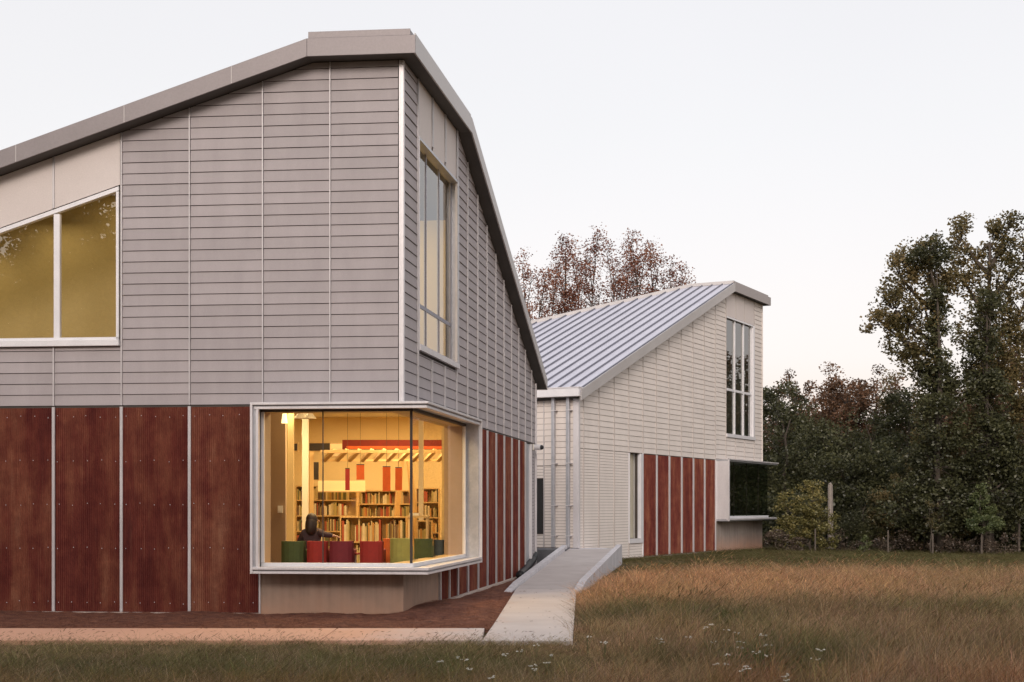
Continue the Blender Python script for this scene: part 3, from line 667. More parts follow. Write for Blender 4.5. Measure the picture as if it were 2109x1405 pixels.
# ---- upper left window with a sloping head and pale panels above
win = thing('upper_window', None, None, (0, 0, 0)); win.parent = lib
WU0, WU1 = 5.165, 9.3
def head(u): return 7.70 - FS * (u - 5.14)
mb = MB(); F1.poly(mb, [(WU0, head(WU0)), (WU1, head(WU1)), (WU1, head(WU1) - 0.075), (WU0, head(WU0) - 0.075)], -0.06, 0.05); mb.build('frame', 'white_frame', win)
mb = MB(); F1.box(mb, WU0, WU0 + 0.05, WZ0 + 0.1, head(WU0 + 0.05) - 0.078, -0.06, 0.05); mb.build('frame', 'white_frame', win)
mb = MB(); F1.box(mb, WU0, WU1, WZ0 + 0.092, WZ0 + 0.14, -0.06, 0.05); mb.build('frame', 'white_frame', win)
mb = MB(); F1.box(mb, WU0 - 0.02, WU1 + 0.05, WZ0 - 0.02, WZ0 + 0.09, 0.0, 0.11); mb.build('sill', 'white_frame', win, bevel=0.006)
for u in (6.33, 7.55, 8.78):
    mb = MB(); F1.box(mb, u - 0.055, u + 0.055, WZ0 + 0.141, head(u + 0.055) - 0.078, -0.05, 0.035); mb.build('mullion', 'white_frame', win)
for a, b in ((WU0 + 0.05, 6.275), (6.385, 7.495), (7.605, 8.725)):
    sheet(F1, [(a, WZ0 + .14), (b, WZ0 + .14), (b, head(b) - 0.07), (a, head(a) - 0.07)], -0.01, 'glass_upper', win)
for i, (a, b) in enumerate(((5.15, 6.37), (6.41, 7.61), (7.65, 9.3))):
    mb = MB(); F1.poly(mb, [(a, head(a) + 0.03), (b, head(b) + 0.03), (b, roof1(b, 0) - 0.01), (a, roof1(a, 0) - 0.01)], 0.002, 0.022); mb.build('pale_panel', 'pale_panel', lib)
for u in (6.39, 7.63): 
    mb = MB(); F1.poly(mb, [(u - .018, head(u) + 0.03), (u + .018, head(u) + 0.03), (u + .018, roof1(u + .02, 0) - 0.01), (u - .018, roof1(u - .02, 0) - 0.01)], 0.002, 0.04); mb.build('joint_strip', 'batten', lib)

# ---- tall window on the side wall
tw = thing('tall_window', None, None, (0, 0, 0)); tw.parent = lib
a0, a1, tz0, tz1 = 1.16, 4.84, WZ0, 8.74
rd = -0.10
mb = MB(); R1.box(mb, a0 - .02, a1 + .08, tz0 - 0.02, tz0 + 0.09, rd - .03, 0.075); mb.build('sill', 'trim', tw)
mb = MB(); R1.box(mb, a1 - 0.02, a1 + 0.07, tz0 + 0.09, tz1 + 0.02, rd - .03, 0.06); mb.build('jamb', 'galv', tw)
mb = MB(); R1.box(mb, a0 - 0.035, a0, tz0 + 0.09, tz1 + 0.02, rd - .03, 0.055); mb.build('jamb', 'trim', tw)
mb = MB(); R1.box(mb, a0, a1 - .02, tz1 - 0.03, tz1 + 0.02, rd - .03, 0.05); mb.build('head_frame', 'galv', tw)
for u, wd in ((2.36, .06), (3.58, .06), (a1 - 0.06, .07), (a0 + 0.03, .05)):
    mb = MB(); R1.box(mb, u - wd / 2, u + wd / 2, tz0 + 0.09, tz1 - 0.031, rd - .03, rd + .012); mb.build('mullion', 'mullion_grey', tw)
for a, b in ((a0 + .056, 2.329), (2.391, 3.549), (3.611, a1 - .096)):
    mb = MB(); R1.box(mb, a, b, 5.69, 5.76, rd - .03, rd + .012); mb.build('transom', 'mullion_grey', tw)
    sheet(R1, [(a, tz0 + .09), (b, tz0 + .09), (b, 5.69), (a, 5.69)], rd, 'glass_tall', tw)
    sheet(R1, [(a, 5.76), (b, 5.76), (b, tz1 - .03), (a, tz1 - .03)], rd, 'glass_tall', tw)
for a, b in ((1.13, 2.30), (2.42, 3.52), (3.64, 4.70)):
    mb = MB(); R1.box(mb, a, b, 8.77, ZT - 0.01, 0.002, 0.03); mb.build('pale_panel', 'pale_panel', lib)
for u in (2.36, 3.58): 
    mb = MB(); R1.box(mb, u - .055, u + .055, 8.85, ZT - 0.01, 0.002, 0.05); mb.build('joint_strip', 'batten', lib)
mb = MB(); R1.box(mb, 4.72, 4.86, 8.77, ZT - 0.01, 0.002, 0.055); mb.build('joint_strip', 'batten', lib)

# ---- roof
OVF, OVR, RTH = 0.38, 0.29, 0.28
roof = thing('roof', None, None, (0, 0, 0)); roof.parent = lib
def pl1(t, s):   # t along the front to the left, s along the side
    q = c1v + F1.d.xy * t + R1.d.xy * s; return q
ts = [-OVR, FT] + list(np.linspace(3, TEND + 0.4, 7)); ss = [-OVF, ST] + list(np.linspace(6.5, SEND + 0.42, 7))
def grid(zoff, name, mat):
    mb = MB(); vs = [(*pl1(t, s), roof1(t, s) + zoff) for s in ss for t in ts]; n = len(ts)
    mb.add(vs, [(j * n + i, j * n + i + 1, (j + 1) * n + i + 1, (j + 1) * n + i) for j in range(len(ss) - 1) for i in range(n - 1)]); return mb.build(name, mat, roof)
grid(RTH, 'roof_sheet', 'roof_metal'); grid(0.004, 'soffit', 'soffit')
def fascia_seg(p, q, zp, zq, h0, h1, outn, mat, name='fascia', th_=0.03):
    p, q = Vector(p), Vector(q); o2 = Vector(outn) * th_
    mb = MB(); mb.prism([(*p, zp + h0), (*q, zq + h0), (*(q + o2), zq + h0), (*(p + o2), zp + h0)], [(*p, zp + h1), (*q, zq + h1), (*(q + o2), zq + h1), (*(p + o2), zp + h1)])
    return mb.build(name, mat, roof, bevel=0.004)
def F_edge(t): return pl1(t, -OVF)
def R_edge(s): return pl1(-OVR, s)
fn, rn = F1.n.xy, R1.n.xy
fascia_seg(F_edge(-OVR - .03), F_edge(FT), ZT, ZT, -0.015, RTH + 0.02, fn, 'fascia')
fascia_seg(F_edge(FT + .003), F_edge(TEND + .4), ZT, roof1(TEND + .4, 0), -0.015, RTH + 0.02, fn, 'fascia')
fascia_seg(R_edge(-OVF - .002), R_edge(ST), ZT, ZT, -0.015, RTH + 0.02, rn, 'fascia_light')
fascia_seg(R_edge(ST + .003), R_edge(SEND + .42), ZT, roof1(0, SEND + .42), -0.015, RTH + 0.02, rn, 'fascia_light')
fascia_seg(pl1(-OVR, SEND + .42), pl1(TEND, SEND + .42), roof1(0, SEND + .42), roof1(TEND, SEND + .42), -0.015, RTH + 0.02, -F1.n.xy, 'fascia_light')
# raised cap along the level part of the ridge
fascia_seg(F_edge(-OVR + .06), F_edge(FT - 0.02), ZT, ZT, RTH + 0.021, RTH + 0.135, fn, 'fascia', 'ridge_cap', 0.02)
fascia_seg(R_edge(-OVF + .03), R_edge(ST - .1), ZT, ZT, RTH + 0.021, RTH + 0.07, rn, 'fascia_light', 'ridge_cap', 0.02)
mb = MB(); mb.plan([tuple(F_edge(-OVR + .07)), tuple(F_edge(FT - .03)), tuple(pl1(FT - .03, ST - .1)), tuple(pl1(-OVR + .07, ST - .1))], ZT + RTH + 0.005, ZT + RTH + 0.13); mb.build('ridge_cap', 'fascia', roof)
for t in (2.95, 4.9, 6.9):   # sheet joints in the fascia
    a = F_edge(t); z = roof1(t, 0); fascia_seg(a + fn * .028, a + F1.d.xy * .012 + fn * .028, z, z - .004, -0.012, RTH + 0.016, fn, 'fascia_light', 'fascia_joint', 0.006)

# ---- interior shells of the library
def shell(name, mat, *boxes):
    mb = MB()
    for b in boxes: F1.box(mb, *b)
    return mb.build(name, mat, lib)
FLZ = 0.48
def inpl(t, s): return tuple(pl1(t, s))
mb = MB(); mb.plan([inpl(0.23, 0.23), inpl(9, 0.23), inpl(9, 14.4), inpl(0.23, 14.4)], 0.0, FLZ); mb.build('floor', 'carpet', lib)
mb = MB(); mb.plan([inpl(0.23, 0.23), inpl(12.2, 0.23), inpl(12.2, 16.4), inpl(0.23, 16.4)], 4.42, 4.60); mb.build('ceiling', 'inner_ceiling', lib)
mb = MB(); F1.box(mb, 1.0, 9.0, FLZ, 4.42, -14.6, -14.45)
mb.plan([inpl(0.225, 4.86), inpl(0.225, 14.4), inpl(0.30, 14.4), inpl(0.30, 4.86)], FLZ, 4.42)
mb.plan([inpl(8.9, 0.24), inpl(8.9, 14.4), inpl(9.0, 14.4), inpl(9.0, 0.24)], FLZ, 4.42); mb.build('inner_wall', 'inner_wall', lib)
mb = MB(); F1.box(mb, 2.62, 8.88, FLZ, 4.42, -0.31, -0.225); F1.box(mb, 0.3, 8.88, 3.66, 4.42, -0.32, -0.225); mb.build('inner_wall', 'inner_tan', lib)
# stub wall seen through the left edge of the bay window, with its switch
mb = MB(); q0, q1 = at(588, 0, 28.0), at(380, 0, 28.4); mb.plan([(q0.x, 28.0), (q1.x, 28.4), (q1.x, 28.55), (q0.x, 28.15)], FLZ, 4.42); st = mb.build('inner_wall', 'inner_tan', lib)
q = at(577, 1049, 27.98); mb = MB(); mb.box(q.x - .045, q.x + .045, 27.96, 28.0, q.z - .07, q.z + .07); mb.box(q.x - .012, q.x + .012, 27.952, 27.96, q.z - .025, q.z + .025); mb.build('light_switch', 'white_paint', lib)
# upper rooms
mb = MB(); F1.poly(mb, [(4.4, 4.6), (12.0, 4.6), (12.0, roof1(12.0, 0) - .05), (4.4, roof1(4.4, 0) - .05)], -2.1, -2.0); mb.build('inner_wall', 'amber_wall', lib)
mb = MB(); mb.plan([inpl(12.0, .3), inpl(12.1, .3), inpl(12.1, 6), inpl(12.0, 6)], 4.6, 6.3); mb.plan([inpl(4.4, 0.25), inpl(4.5, 0.25), inpl(4.5, 1.9), inpl(4.4, 1.9)], 4.6, 8.6); mb.build('inner_wall', 'amber_wall', lib)
mb = MB(); F1.box(mb, 0.25, 5.1, 4.6, 8.5, -0.30, -0.225); F1.box(mb, 9.3, 12, 4.6, 6.3, -0.30, -0.225); mb.build('inner_wall', 'inner_wall', lib)

def area_light(name, loc, size, power, color=(1.0, 0.70, 0.36), rot=(0, 0, 0)):
    l = bpy.data.lights.new(name, 'AREA'); l.shape = 'RECTANGLE'; l.size, l.size_y = size; l.energy = power; l.color = color
    o = bpy.data.objects.new(name, l); o.location = loc; o.rotation_euler = rot; COL.objects.link(o); return o
WARM = (1.0, 0.73, 0.38); AMBER = (1.0, 0.80, 0.48)
for k, (t, s) in enumerate(((1.6, 2.4), (4.0, 5.5), (2.0, 8.0), (4.5, 11.5), (1.4, 12.0))):
    q = inpl(t, s); area_light('ceiling_lamp', (q[0], q[1], 4.36), (1.2, 1.2), 180, WARM)
for t, s in ((5.6, 1.1), (7.2, 1.1), (8.8, 1.1)):
    q = inpl(t, s); area_light('ceiling_lamp', (q[0], q[1], 8.0 - 0.325 * (t - 5.6)), (0.8, 0.8), 13, AMBER)
mb = MB(); mb.prism([(*inpl(5.05, .25), roof1(5.05, 0) - .06), (*inpl(12, .25), roof1(12, 0) - .06), (*inpl(12, 2), roof1(12, 0) - .06), (*inpl(5.05, 2), roof1(5.05, 0) - .06)], [(*inpl(5.05, .25), roof1(5.05, 0) - .02), (*inpl(12, .25), roof1(12, 0) - .02), (*inpl(12, 2), roof1(12, 0) - .02), (*inpl(5.05, 2), roof1(5.05, 0) - .02)]); mb.build('ceiling', 'amber_wall', lib)
q = inpl(2.4, 3.2); area_light('ceiling_lamp', (q[0], q[1], 9.2), (1.2, 1.2), 100, AMBER)
mb = MB(); mb.plan([inpl(4.3, 2.0), inpl(4.4, 2.0), inpl(4.4, 9), inpl(4.3, 9)], 4.6, 7.6); mb.plan([inpl(0.23, 7.6), inpl(4.3, 7.6), inpl(4.3, 7.7), inpl(0.23, 7.7)], 4.6, 8.5); mb.build('inner_wall', 'amber_wall', lib)
q = inpl(2.0, 5.6); area_light('ceiling_lamp', (q[0], q[1], 8.8), (1.2, 1.2), 90, AMBER)

# ------------------------------------------------------------------ second building
far = thing('annex_building', 'cream sided annex building with standing seam metal roof', 'building', (*C2, 0))
ZB2 = 3.85; EX2 = 0.1985
S2T, S2S = 15.07, 0.364; Z2T = 11.03; TOP0 = Z2T - S2S * S2T
def roof2(s): return min(Z2T, TOP0 + S2S * s)
L2END = 19.62
U2 = [0.09, 0.40, 1.65, 2.94, 4.23, 5.56, 6.84, 8.14, 9.45, 10.73, 12.02, 13.36, 14.68, 15.9, 17.12, 18.46, L2END]
b2z0, b2z1 = 1.31, 3.875
w2z0, w2z1 = 4.92, 9.93
mb = MB()
wall_poly(mb, L2, [(0, 3.84), (14.70, 3.84), (14.70, roof2(14.70)), (0, roof2(0))])
wall_poly(mb, L2, [(14.70, 3.88), (L2END, 3.88), (L2END, w2z0), (14.70, w2z0)])
wall_poly(mb, L2, [(14.70, w2z1), (18.44, w2z1), (18.44, Z2T), (S2T, Z2T), (14.70, roof2(14.70))])
wall_poly(mb, L2, [(18.44, w2z0), (L2END, w2z0), (L2END, Z2T), (18.44, Z2T)])
wall_poly(mb, L2, [(0, 0), (4.24, 0), (4.24, 3.83), (0, 3.83)])
wall_poly(mb, L2, [(4.24, 0), (5.54, 0), (5.54, 0.62), (4.24, 0.62)])
wall_poly(mb, L2, [(5.54, 0), (13.36, 0), (13.36, 3.83), (5.54, 3.83)])
S2.poly(mb, [(0.003, 0), (9.0, 0), (9.0, 5.5), (0.003, 5.5)], -0.2, 0.0)
mb.build('wall', 'cream_backing', far)
E2a = L2.p(L2END, 0)[:2]; E2 = Facade(E2a, (-L2.n.x, -L2.n.y), (L2.d.x, L2.d.y))
mb = MB(); E2.poly(mb, [(0.21, 3.9), (10, 3.9), (10, 8.5), (1.7, Z2T), (0.21, Z2T)], -0.2, 0.0); E2.poly(mb, [(4.0, 0), (10, 0), (10, 3.9), (4.0, 3.9)], -0.2, 0.0)
mb.build('rear_wall', 'cream_board', far)
cs = []; g = 0.014
rc = [(-S2S, 1, TOP0 - 0.01), (0, 1, Z2T - 0.01)]
cs += cells(L2, [(U2[i] + g, U2[i + 1] - g) for i in range(0, 11)], ZB2, Z2T, EX2, rc)
cs += cells(L2, [(U2[11] + g, U2[12] - g)], ZB2 + 0.04, Z2T, EX2, rc)
cs += cells(L2, [(U2[i] + g, U2[i + 1] - g) for i in (12, 13, 14)], ZB2 + 0.04, w2z0 - 0.09, EX2)
cs += cells(L2, [(U2[15] + g, U2[16] - 0.05)], ZB2 + 0.04, Z2T, EX2, rc)
cs += cells(S2, [(0.15, 0.40), (0.42, 1.22), (1.25, 2.4), (2.42, 3.6)], ZB2 - 0.6 + 0.03, 5.45, EX2)
lay_boards(cs, 'cream_board', far)
lows = cells(L2, [(U2[i] + g, U2[i + 1] - g) for i in range(0, 4)], 0.08, ZB2 - 0.01, EX2 / 2)
lows += cells(L2, [(U2[4] + g, U2[5] - g)], 0.08, 0.60, EX2 / 2)
lows += cells(S2, [(0.15, 0.40), (0.42, 1.22), (1.93, 3.6)], 0.55, ZB2 - 0.58, EX2 / 2) + cells(S2, [(1.25, 1.90)], 2.86, ZB2 - 0.58, EX2 / 2) + cells(S2, [(1.25, 1.90)], 0.55, 1.0, EX2 / 2)
mb = MB()
for fac, p, z, e in lows: fac.poly(mb, p, 0.001, lambda zz, z=z, e=e: 0.008 + 0.012 * (1 - (zz - z) / e))
o = mb.build('narrow_siding', 'cream_board', far); o['kind'] = 'stuff'
M['cream_batten'] = mottled('cream_batten', (0.50, 0.45, 0.42), (0.58, 0.52, 0.49), 3, rough=0.45, metal=0.15)
for i in range(1, 12):
    z0 = 0.08 if i < 4 else (0.62 if False else ZB2)
    batten(L2, U2[i], z0, roof2(U2[i]) - 0.02, 0.035, far, 0.04, 'cream_batten', -S2S)
for i in (12, 13, 14, 15):
    batten(L2, U2[i], b2z1 + .02, w2z0 - 0.1 if i in (13, 14) else roof2(U2[i]) - .02, 0.035, far, 0.04, 'cream_batten')
batten(L2, U2[4], 0.08, 0.62, 0.035, far, 0.04, 'cream_batten'); batten(L2, U2[5] - .02, 0.08, ZB2, 0.05, far, 0.05, 'white_frame')
for u in (1.235, 2.41): batten(S2, u, 0.55, 5.45, 0.03, far, 0.04, 'batten')
mb = MB(); S2.box(mb, -0.04, 0.14, 0.55, 5.52, 0.002, 0.06); mb.build('corner_trim', 'trim', far)
mb = MB(); L2.box(mb, -0.03, 0.08, 0.55, 5.56, 0.002, 0.05); mb.build('corner_trim', 'trim', far)
mb = MB(); L2.box(mb, L2END - 0.045, L2END + 0.01, b2z1, Z2T - 0.02, 0.002, 0.05); mb.build('corner_trim', 'cream_board', far)
# rusted panels
P2 = [5.58, 6.86, 8.15, 9.46, 10.74, 12.03, 13.36]
for i in range(6):
    corrugated(L2, P2[i] + (0.02 if i == 0 else 0.06), P2[i + 1] - 0.06, 0.10, ZB2 - 0.03, far)
    if i: batten(L2, P2[i], 0.10, ZB2 - 0.02, 0.115, far, 0.06, 'trim', name='joint_strip')
batten(L2, P2[6] - .01, 0.10, ZB2 - 0.02, 0.09, far, 0.06, 'trim', name='joint_strip')
mb = MB(); L2.box(mb, 0.1, 13.4, -0.1, 0.075, 0.002, 0.09); mb.build('foot_strip', 'foot_strip', far)
mb = MB(); L2.box(mb, 5.5, 13.36, ZB2 - 0.03, ZB2 - 0.002, 0.002, 0.014); mb.build('shadow_gap', 'dark_metal', far)
# narrow window
nw = thing('narrow_window', None, None, (0, 0, 0)); nw.parent = far
mb = MB(); L2.box(mb, 4.25, 5.54, 0.60, 0.76, -0.1, 0.06); mb.build('sill', 'white_frame', nw)
mb = MB(); L2.box(mb, 5.30, 5.535, 0.765, 3.83, -0.30, 0.05); mb.build('jamb', 'white_frame', nw)
mb = MB(); L2.box(mb, 4.25, 4.30, 0.765, 3.83, -0.1, 0.05); mb.build('jamb', 'white_frame', nw)
mb = MB(); L2.box(mb, 5.20, 5.25, 0.765, 3.83, -0.14, -0.06); mb.build('mullion', 'dark_metal', nw)
mb = MB(); L2.box(mb, 4.60, 5.19, 0.77, 3.80, -0.24, -0.20); mb.build('blind', 'white_paint', nw)
sheet(L2, [(4.30, .765), (5.20, .765), (5.20, 3.83), (4.30, 3.83)], -0.10, 'glass_bay', nw)
# dark window by the downspouts
dw = thing('dark_window', None, None, (0, 0, 0)); dw.parent = far
mb = MB(); S2.box(mb, 1.27, 1.88, 1.02, 2.84, 0.002, 0.012); mb.build('window_back', 'black_rubber', dw)
sheet(S2, [(1.27, 1.02), (1.88, 1.02), (1.88, 2.84), (1.27, 2.84)], 0.016, 'glass_green', dw)
for a, b, c, d in ((1.25, 1.90, 1.0, 1.03), (1.25, 1.90, 2.83, 2.86), (1.25, 1.275, 1.03, 2.83), (1.875, 1.90, 1.03, 2.83)):
    mb = MB(); S2.box(mb, a, b, c, d, 0.003, 0.04); mb.build('frame', 'dark_metal', dw)
# tall window of the annex
t2 = thing('tall_window', None, None, (0, 0, 0)); t2.parent = far
mb = MB(); L2.box(mb, 14.70, 18.52, w2z0 - 0.07, w2z0 + 0.07, -0.1, 0.08); mb.build('sill', 'white_frame', t2)
mb = MB(); L2.box(mb, 18.26, 18.44, w2z0 + .075, w2z1 - .005, -0.12, 0.06); mb.build('jamb', 'white_frame', t2)
mb = MB(); L2.box(mb, 14.71, 18.255, w2z1 - 0.06, w2z1 + 0.01, -0.1, 0.05); mb.build('head_frame', 'white_frame', t2)
for u in (14.76, 15.93, 17.10, 18.2): 
    mb = MB(); L2.box(mb, u - .045, u + .045, w2z0 + .075, w2z1 - .065, -0.1, 0.0); mb.build('mullion', 'white_frame', t2)
for a, b in ((14.81, 15.88), (15.98, 17.05), (17.15, 18.15)):
    mb = MB(); L2.box(mb, a, b, 6.82, 6.92, -0.1, -0.01); mb.build('transom', 'white_frame', t2)
    sheet(L2, [(a, w2z0 + .075), (b, w2z0 + .075), (b, 6.82), (a, 6.82)], -0.06, 'glass_dark', t2)
    sheet(L2, [(a, 6.92), (b, 6.92), (b, w2z1 - .06), (a, w2z1 - .06)], -0.06, 'glass_dark', t2)
for i, (a, b) in enumerate(((14.72, 15.90), (15.96, 17.08), (17.14, 18.42))):
    mb = MB(); pts = [(a, w2z1 + .03), (b, w2z1 + .03), (b, roof2(b) - .01), (a, roof2(a) - .01)]
    if a < S2T < b: pts = [(a, w2z1 + .03), (b, w2z1 + .03), (b, Z2T - .01), (S2T, Z2T - .01), (a, roof2(a) - .01)]
    L2.poly(mb, pts, 0.002, 0.03); mb.build('pale_panel', 'pale_panel', far)
for u in (15.93, 17.11): batten(L2, u, w2z1 + .03, Z2T - .02, 0.035, far, 0.04, 'cream_batten')
# interior of the annex: dim rooms behind the glass
mb = MB(); L2.poly(mb, [(0.3, 0.05), (19.3, 0.05), (19.3, 10.8), (15, 10.8), (0.3, 5.4)], -5.2, -5.0)
L2.poly(mb, [(13.0, 3.9), (19.3, 3.9), (19.3, 4.1), (13.0, 4.1)], -4.9, -0.3)
L2.poly(mb, [(13.0, 0.1), (13.1, 0.1), (13.1, 9.8), (13.0, 9.8)], -4.9, -0.3); mb.build('inner_wall', 'inner_tan', far)
# bay window of the annex
by = thing('bay_window', None, None, (0, 0, 0)); by.parent = far
e2 = Vector(E2a)
def band2(name, i, o_, z0, z1, mat, s0=13.37, e_end=4.0):
    mb = MB()
    def c(d): return e2 + L2.n.xy * d + L2.d.xy * d
    mb.plan([L2.p(s0, 0, i)[:2], L2.p(s0, 0, o_)[:2], tuple(c(o_)), tuple(c(i))], z0, z1)
    mb.plan([tuple(c(i)), tuple(c(o_)), E2.p(e_end, 0, o_)[:2], E2.p(e_end, 0, i)[:2]], z0, z1)
    return mb.build(name, mat, by)
band2('head_frame', 0.02, 0.56, b2z1 - 0.09, b2z1 - .01, 'galv'); band2('head_rim', 0.50, 0.61, b2z1 - 0.03, b2z1 + 0.012, 'trim', 13.36)
band2('sill', 0.02, 0.56, b2z0, b2z0 + 0.09, 'galv'); band2('sill_rim', 0.50, 0.61, b2z0 + 0.05, b2z0 + 0.11, 'trim', 13.36)
mb = MB(); L2.box(mb, 13.375, 13.44, b2z0 + .001, b2z1 - .012, 0.004, 0.56); mb.build('jamb', 'trim', by)
mb = MB(); L2.box(mb, 13.36, 13.46, b2z0 - .002, b2z1 + .014, 0.562, 0.615); mb.build('jamb_rim', 'trim', by)
band2('glazing_frame', 0.16, 0.24, b2z0 + .091, b2z0 + 0.20, 'white_frame', 13.45)
q = e2 + (L2.n.xy + L2.d.xy) * 0.2
for a, b in ((13.45, 15.2), (15.21, 16.9), (16.91, 18.5), (18.51, L2END + 0.2)):
    sheet(L2, [(a, b2z0 + .2), (b, b2z0 + .2), (b, b2z1 - .09), (a, b2z1 - .09)], 0.2, 'glass_green', by)
sheet(E2, [(-.2, b2z0 + .2), (3.9, b2z0 + .2), (3.9, b2z1 - .09), (-.2, b2z1 - .09)], 0.2, 'glass_green', by)
for u in (15.205, 16.905, 18.505): 
    mb = MB(); L2.box(mb, u - .015, u + .015, b2z0 + .2, b2z1 - .09, .16, .2); mb.build('mullion', 'dark_metal', by)
mb = MB()
mb.plan([L2.p(13.37, 0, 0.02)[:2], tuple(e2 + L2.n.xy * .02 + L2.d.xy * .02), tuple(e2 - L2.n.xy * .3 - L2.d.xy * .3), L2.p(13.37, 0, -.3)[:2]], -0.3, b2z0 - 0.003)
mb.plan([tuple(e2 + L2.n.xy * .02 + L2.d.xy * .02), E2.p(4, 0, .02)[:2], E2.p(4, 0, -.3)[:2], tuple(e2 - L2.n.xy * .3 - L2.d.xy * .3)], -0.3, b2z0 - 0.003)
mb.build('concrete_plinth', 'plinth_far', far)
# roof of the annex
rf = thing('roof', None, None, (0, 0, 0)); rf.parent = far
OV2, EV2, RT2 = 0.27, 0.42, 0.31
HK, HT = 0.372, 1.75       # second slope falls away from the far corner
def pl2(s, t): return c2v + L2.d.xy * s + S2.d.xy * t    # t goes left, away from the cream wall
def rz(s): return TOP0 + S2S * s + RT2
def hip_s(t): return S2T - max(0, t - HT) * HK / S2S      # where plane one meets plane two
mb = MB()
tt = [-OV2, HT, 3.5, 5.5, 7.5, 9.5]
for a, b in zip(tt[:-1], tt[1:]):
    sa, sb = hip_s(a), hip_s(b); q = [pl2(-EV2, a), pl2(-EV2, b), pl2(sb, b), pl2(sa, a)]; zz = [rz(-EV2), rz(-EV2), rz(sb), rz(sa)]
    mb.prism([(*p, z - 0.05) for p, z in zip(q, zz)], [(*p, z) for p, z in zip(q, zz)])
mb.build('roof_sheet', 'roof_metal', rf)
mb = MB(); LE = L2END + 0.36     # level part and the second slope beyond the hip
mb.prism([(*pl2(S2T + .002, -OV2), Z2T + .1), (*pl2(LE, -OV2), Z2T + .1), (*pl2(LE, HT), Z2T + .1), (*pl2(S2T + .002, HT), Z2T + .1)],
         [(*pl2(S2T + .002, -OV2), Z2T + RT2), (*pl2(LE, -OV2), Z2T + RT2), (*pl2(LE, HT), Z2T + RT2), (*pl2(S2T + .002, HT), Z2T + RT2)])
z95 = Z2T + RT2 - (9.5 - HT) * HK
mb.prism([(*pl2(S2T, HT), Z2T + RT2 - .06), (*pl2(LE, HT), Z2T + RT2 - .06), (*pl2(LE, 9.5), z95 - .06), (*pl2(hip_s(9.5), 9.5), z95 - .06)],
         [(*pl2(S2T, HT), Z2T + RT2 - .002), (*pl2(LE, HT), Z2T + RT2 - .002), (*pl2(LE, 9.5), z95 - .002), (*pl2(hip_s(9.5), 9.5), z95 - .002)])
mb.build('roof_sheet', 'roof_metal', rf)
mb = MB(); mb.prism([(*pl2(-.05, -OV2), TOP0 - .02), (*pl2(S2T, -OV2), Z2T), (*pl2(S2T, .3), Z2T), (*pl2(-.05, .3), TOP0 - .02)], [(*pl2(-.05, -OV2), TOP0 + .02), (*pl2(S2T, -OV2), Z2T + .04), (*pl2(S2T, .3), Z2T + .04), (*pl2(-.05, .3), TOP0 + .02)])
mb.prism([(*pl2(S2T + .002, -OV2), Z2T + .0), (*pl2(LE, -OV2), Z2T), (*pl2(LE, 4), Z2T), (*pl2(S2T + .002, 4), Z2T)], [(*pl2(S2T + .002, -OV2), Z2T + .05), (*pl2(LE, -OV2), Z2T + .05), (*pl2(LE, 4), Z2T + .05), (*pl2(S2T + .002, 4), Z2T + .05)])
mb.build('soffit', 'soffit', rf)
def fas2(s0, s1, z0, z1, lo, hi, mat, name='fascia', off=0.0, th_=0.035):
    p, q = pl2(s0, -OV2 - off), pl2(s1, -OV2 - off); o2 = L2.n.xy * th_
    mb = MB(); mb.prism([(*p, z0 + lo), (*q, z1 + lo), (*(q + o2), z1 + lo), (*(p + o2), z0 + lo)], [(*p, z0 + hi), (*q, z1 + hi), (*(q + o2), z1 + hi), (*(p + o2), z0 + hi)]); return mb.build(name, mat, rf)
M['fascia_far'] = mottled('fascia_far', (0.36, 0.32, 0.31), (0.41, 0.37, 0.36), 0.8, rough=0.45, metal=0.25)
fas2(-EV2 + .05, S2T, TOP0 - S2S * (EV2 - .05), Z2T, -0.02, RT2 + 0.03, 'fascia_light')
fas2(S2T + .003, LE, Z2T, Z2T, -0.02, RT2 + 0.03, 'fascia_far')
fas2(S2T - .1, LE - .25, Z2T, Z2T, RT2 + 0.031, RT2 + 0.10, 'fascia_far', 'ridge_cap', -0.03, 0.03)
mb = MB(); e_ = [pl2(LE, -OV2 - .035), pl2(LE + .03, -OV2 - .035), pl2(LE + .03, HT), pl2(LE, HT)]; mb.plan([tuple(p) for p in e_], Z2T - .02, Z2T + RT2 + .03); mb.build('fascia', 'fascia_far', rf)
# standing seams
for k in range(22):
    t = -OV2 + 0.06 + 0.452 * k
    s1 = hip_s(t) - 0.06
    if s1 < 0: continue
    p, q = pl2(-EV2, t), pl2(s1, t); o2 = S2.d.xy * 0.031; za, zb = rz(-EV2), rz(s1)
    mb = MB(); mb.prism([(*(p - o2), za + .001), (*(p + o2), za + .001), (*(q + o2), zb + .001), (*(q - o2), zb + .001)],
                        [(*(p - o2 * .5), za + .055), (*(p + o2 * .5), za + .055), (*(q + o2 * .5), zb + .055), (*(q - o2 * .5), zb + .055)]); mb.build('roof_seam', 'seam', rf)
# hip cap
for a, b in ((-OV2 + .02, HT), (HT + .002, 9.5)):
    sa, sb = hip_s(a), hip_s(b); p, q = pl2(sa, a), pl2(sb, b); dd = (q - p).normalized(); nn = Vector((-dd.y, dd.x)) * 0.09
    mb = MB(); mb.prism([(*(p - nn), rz(sa) - .02), (*(q - nn), rz(sb) - .02), (*(q + nn), rz(sb) - .02), (*(p + nn), rz(sa) - .02)], [(*(p - nn * .6), rz(sa) + .12), (*(q - nn * .6), rz(sb) + .12), (*(q + nn * .6), rz(sb) + .12), (*(p + nn * .6), rz(sa) + .12)]); mb.build('hip_cap', 'fascia_light', rf)
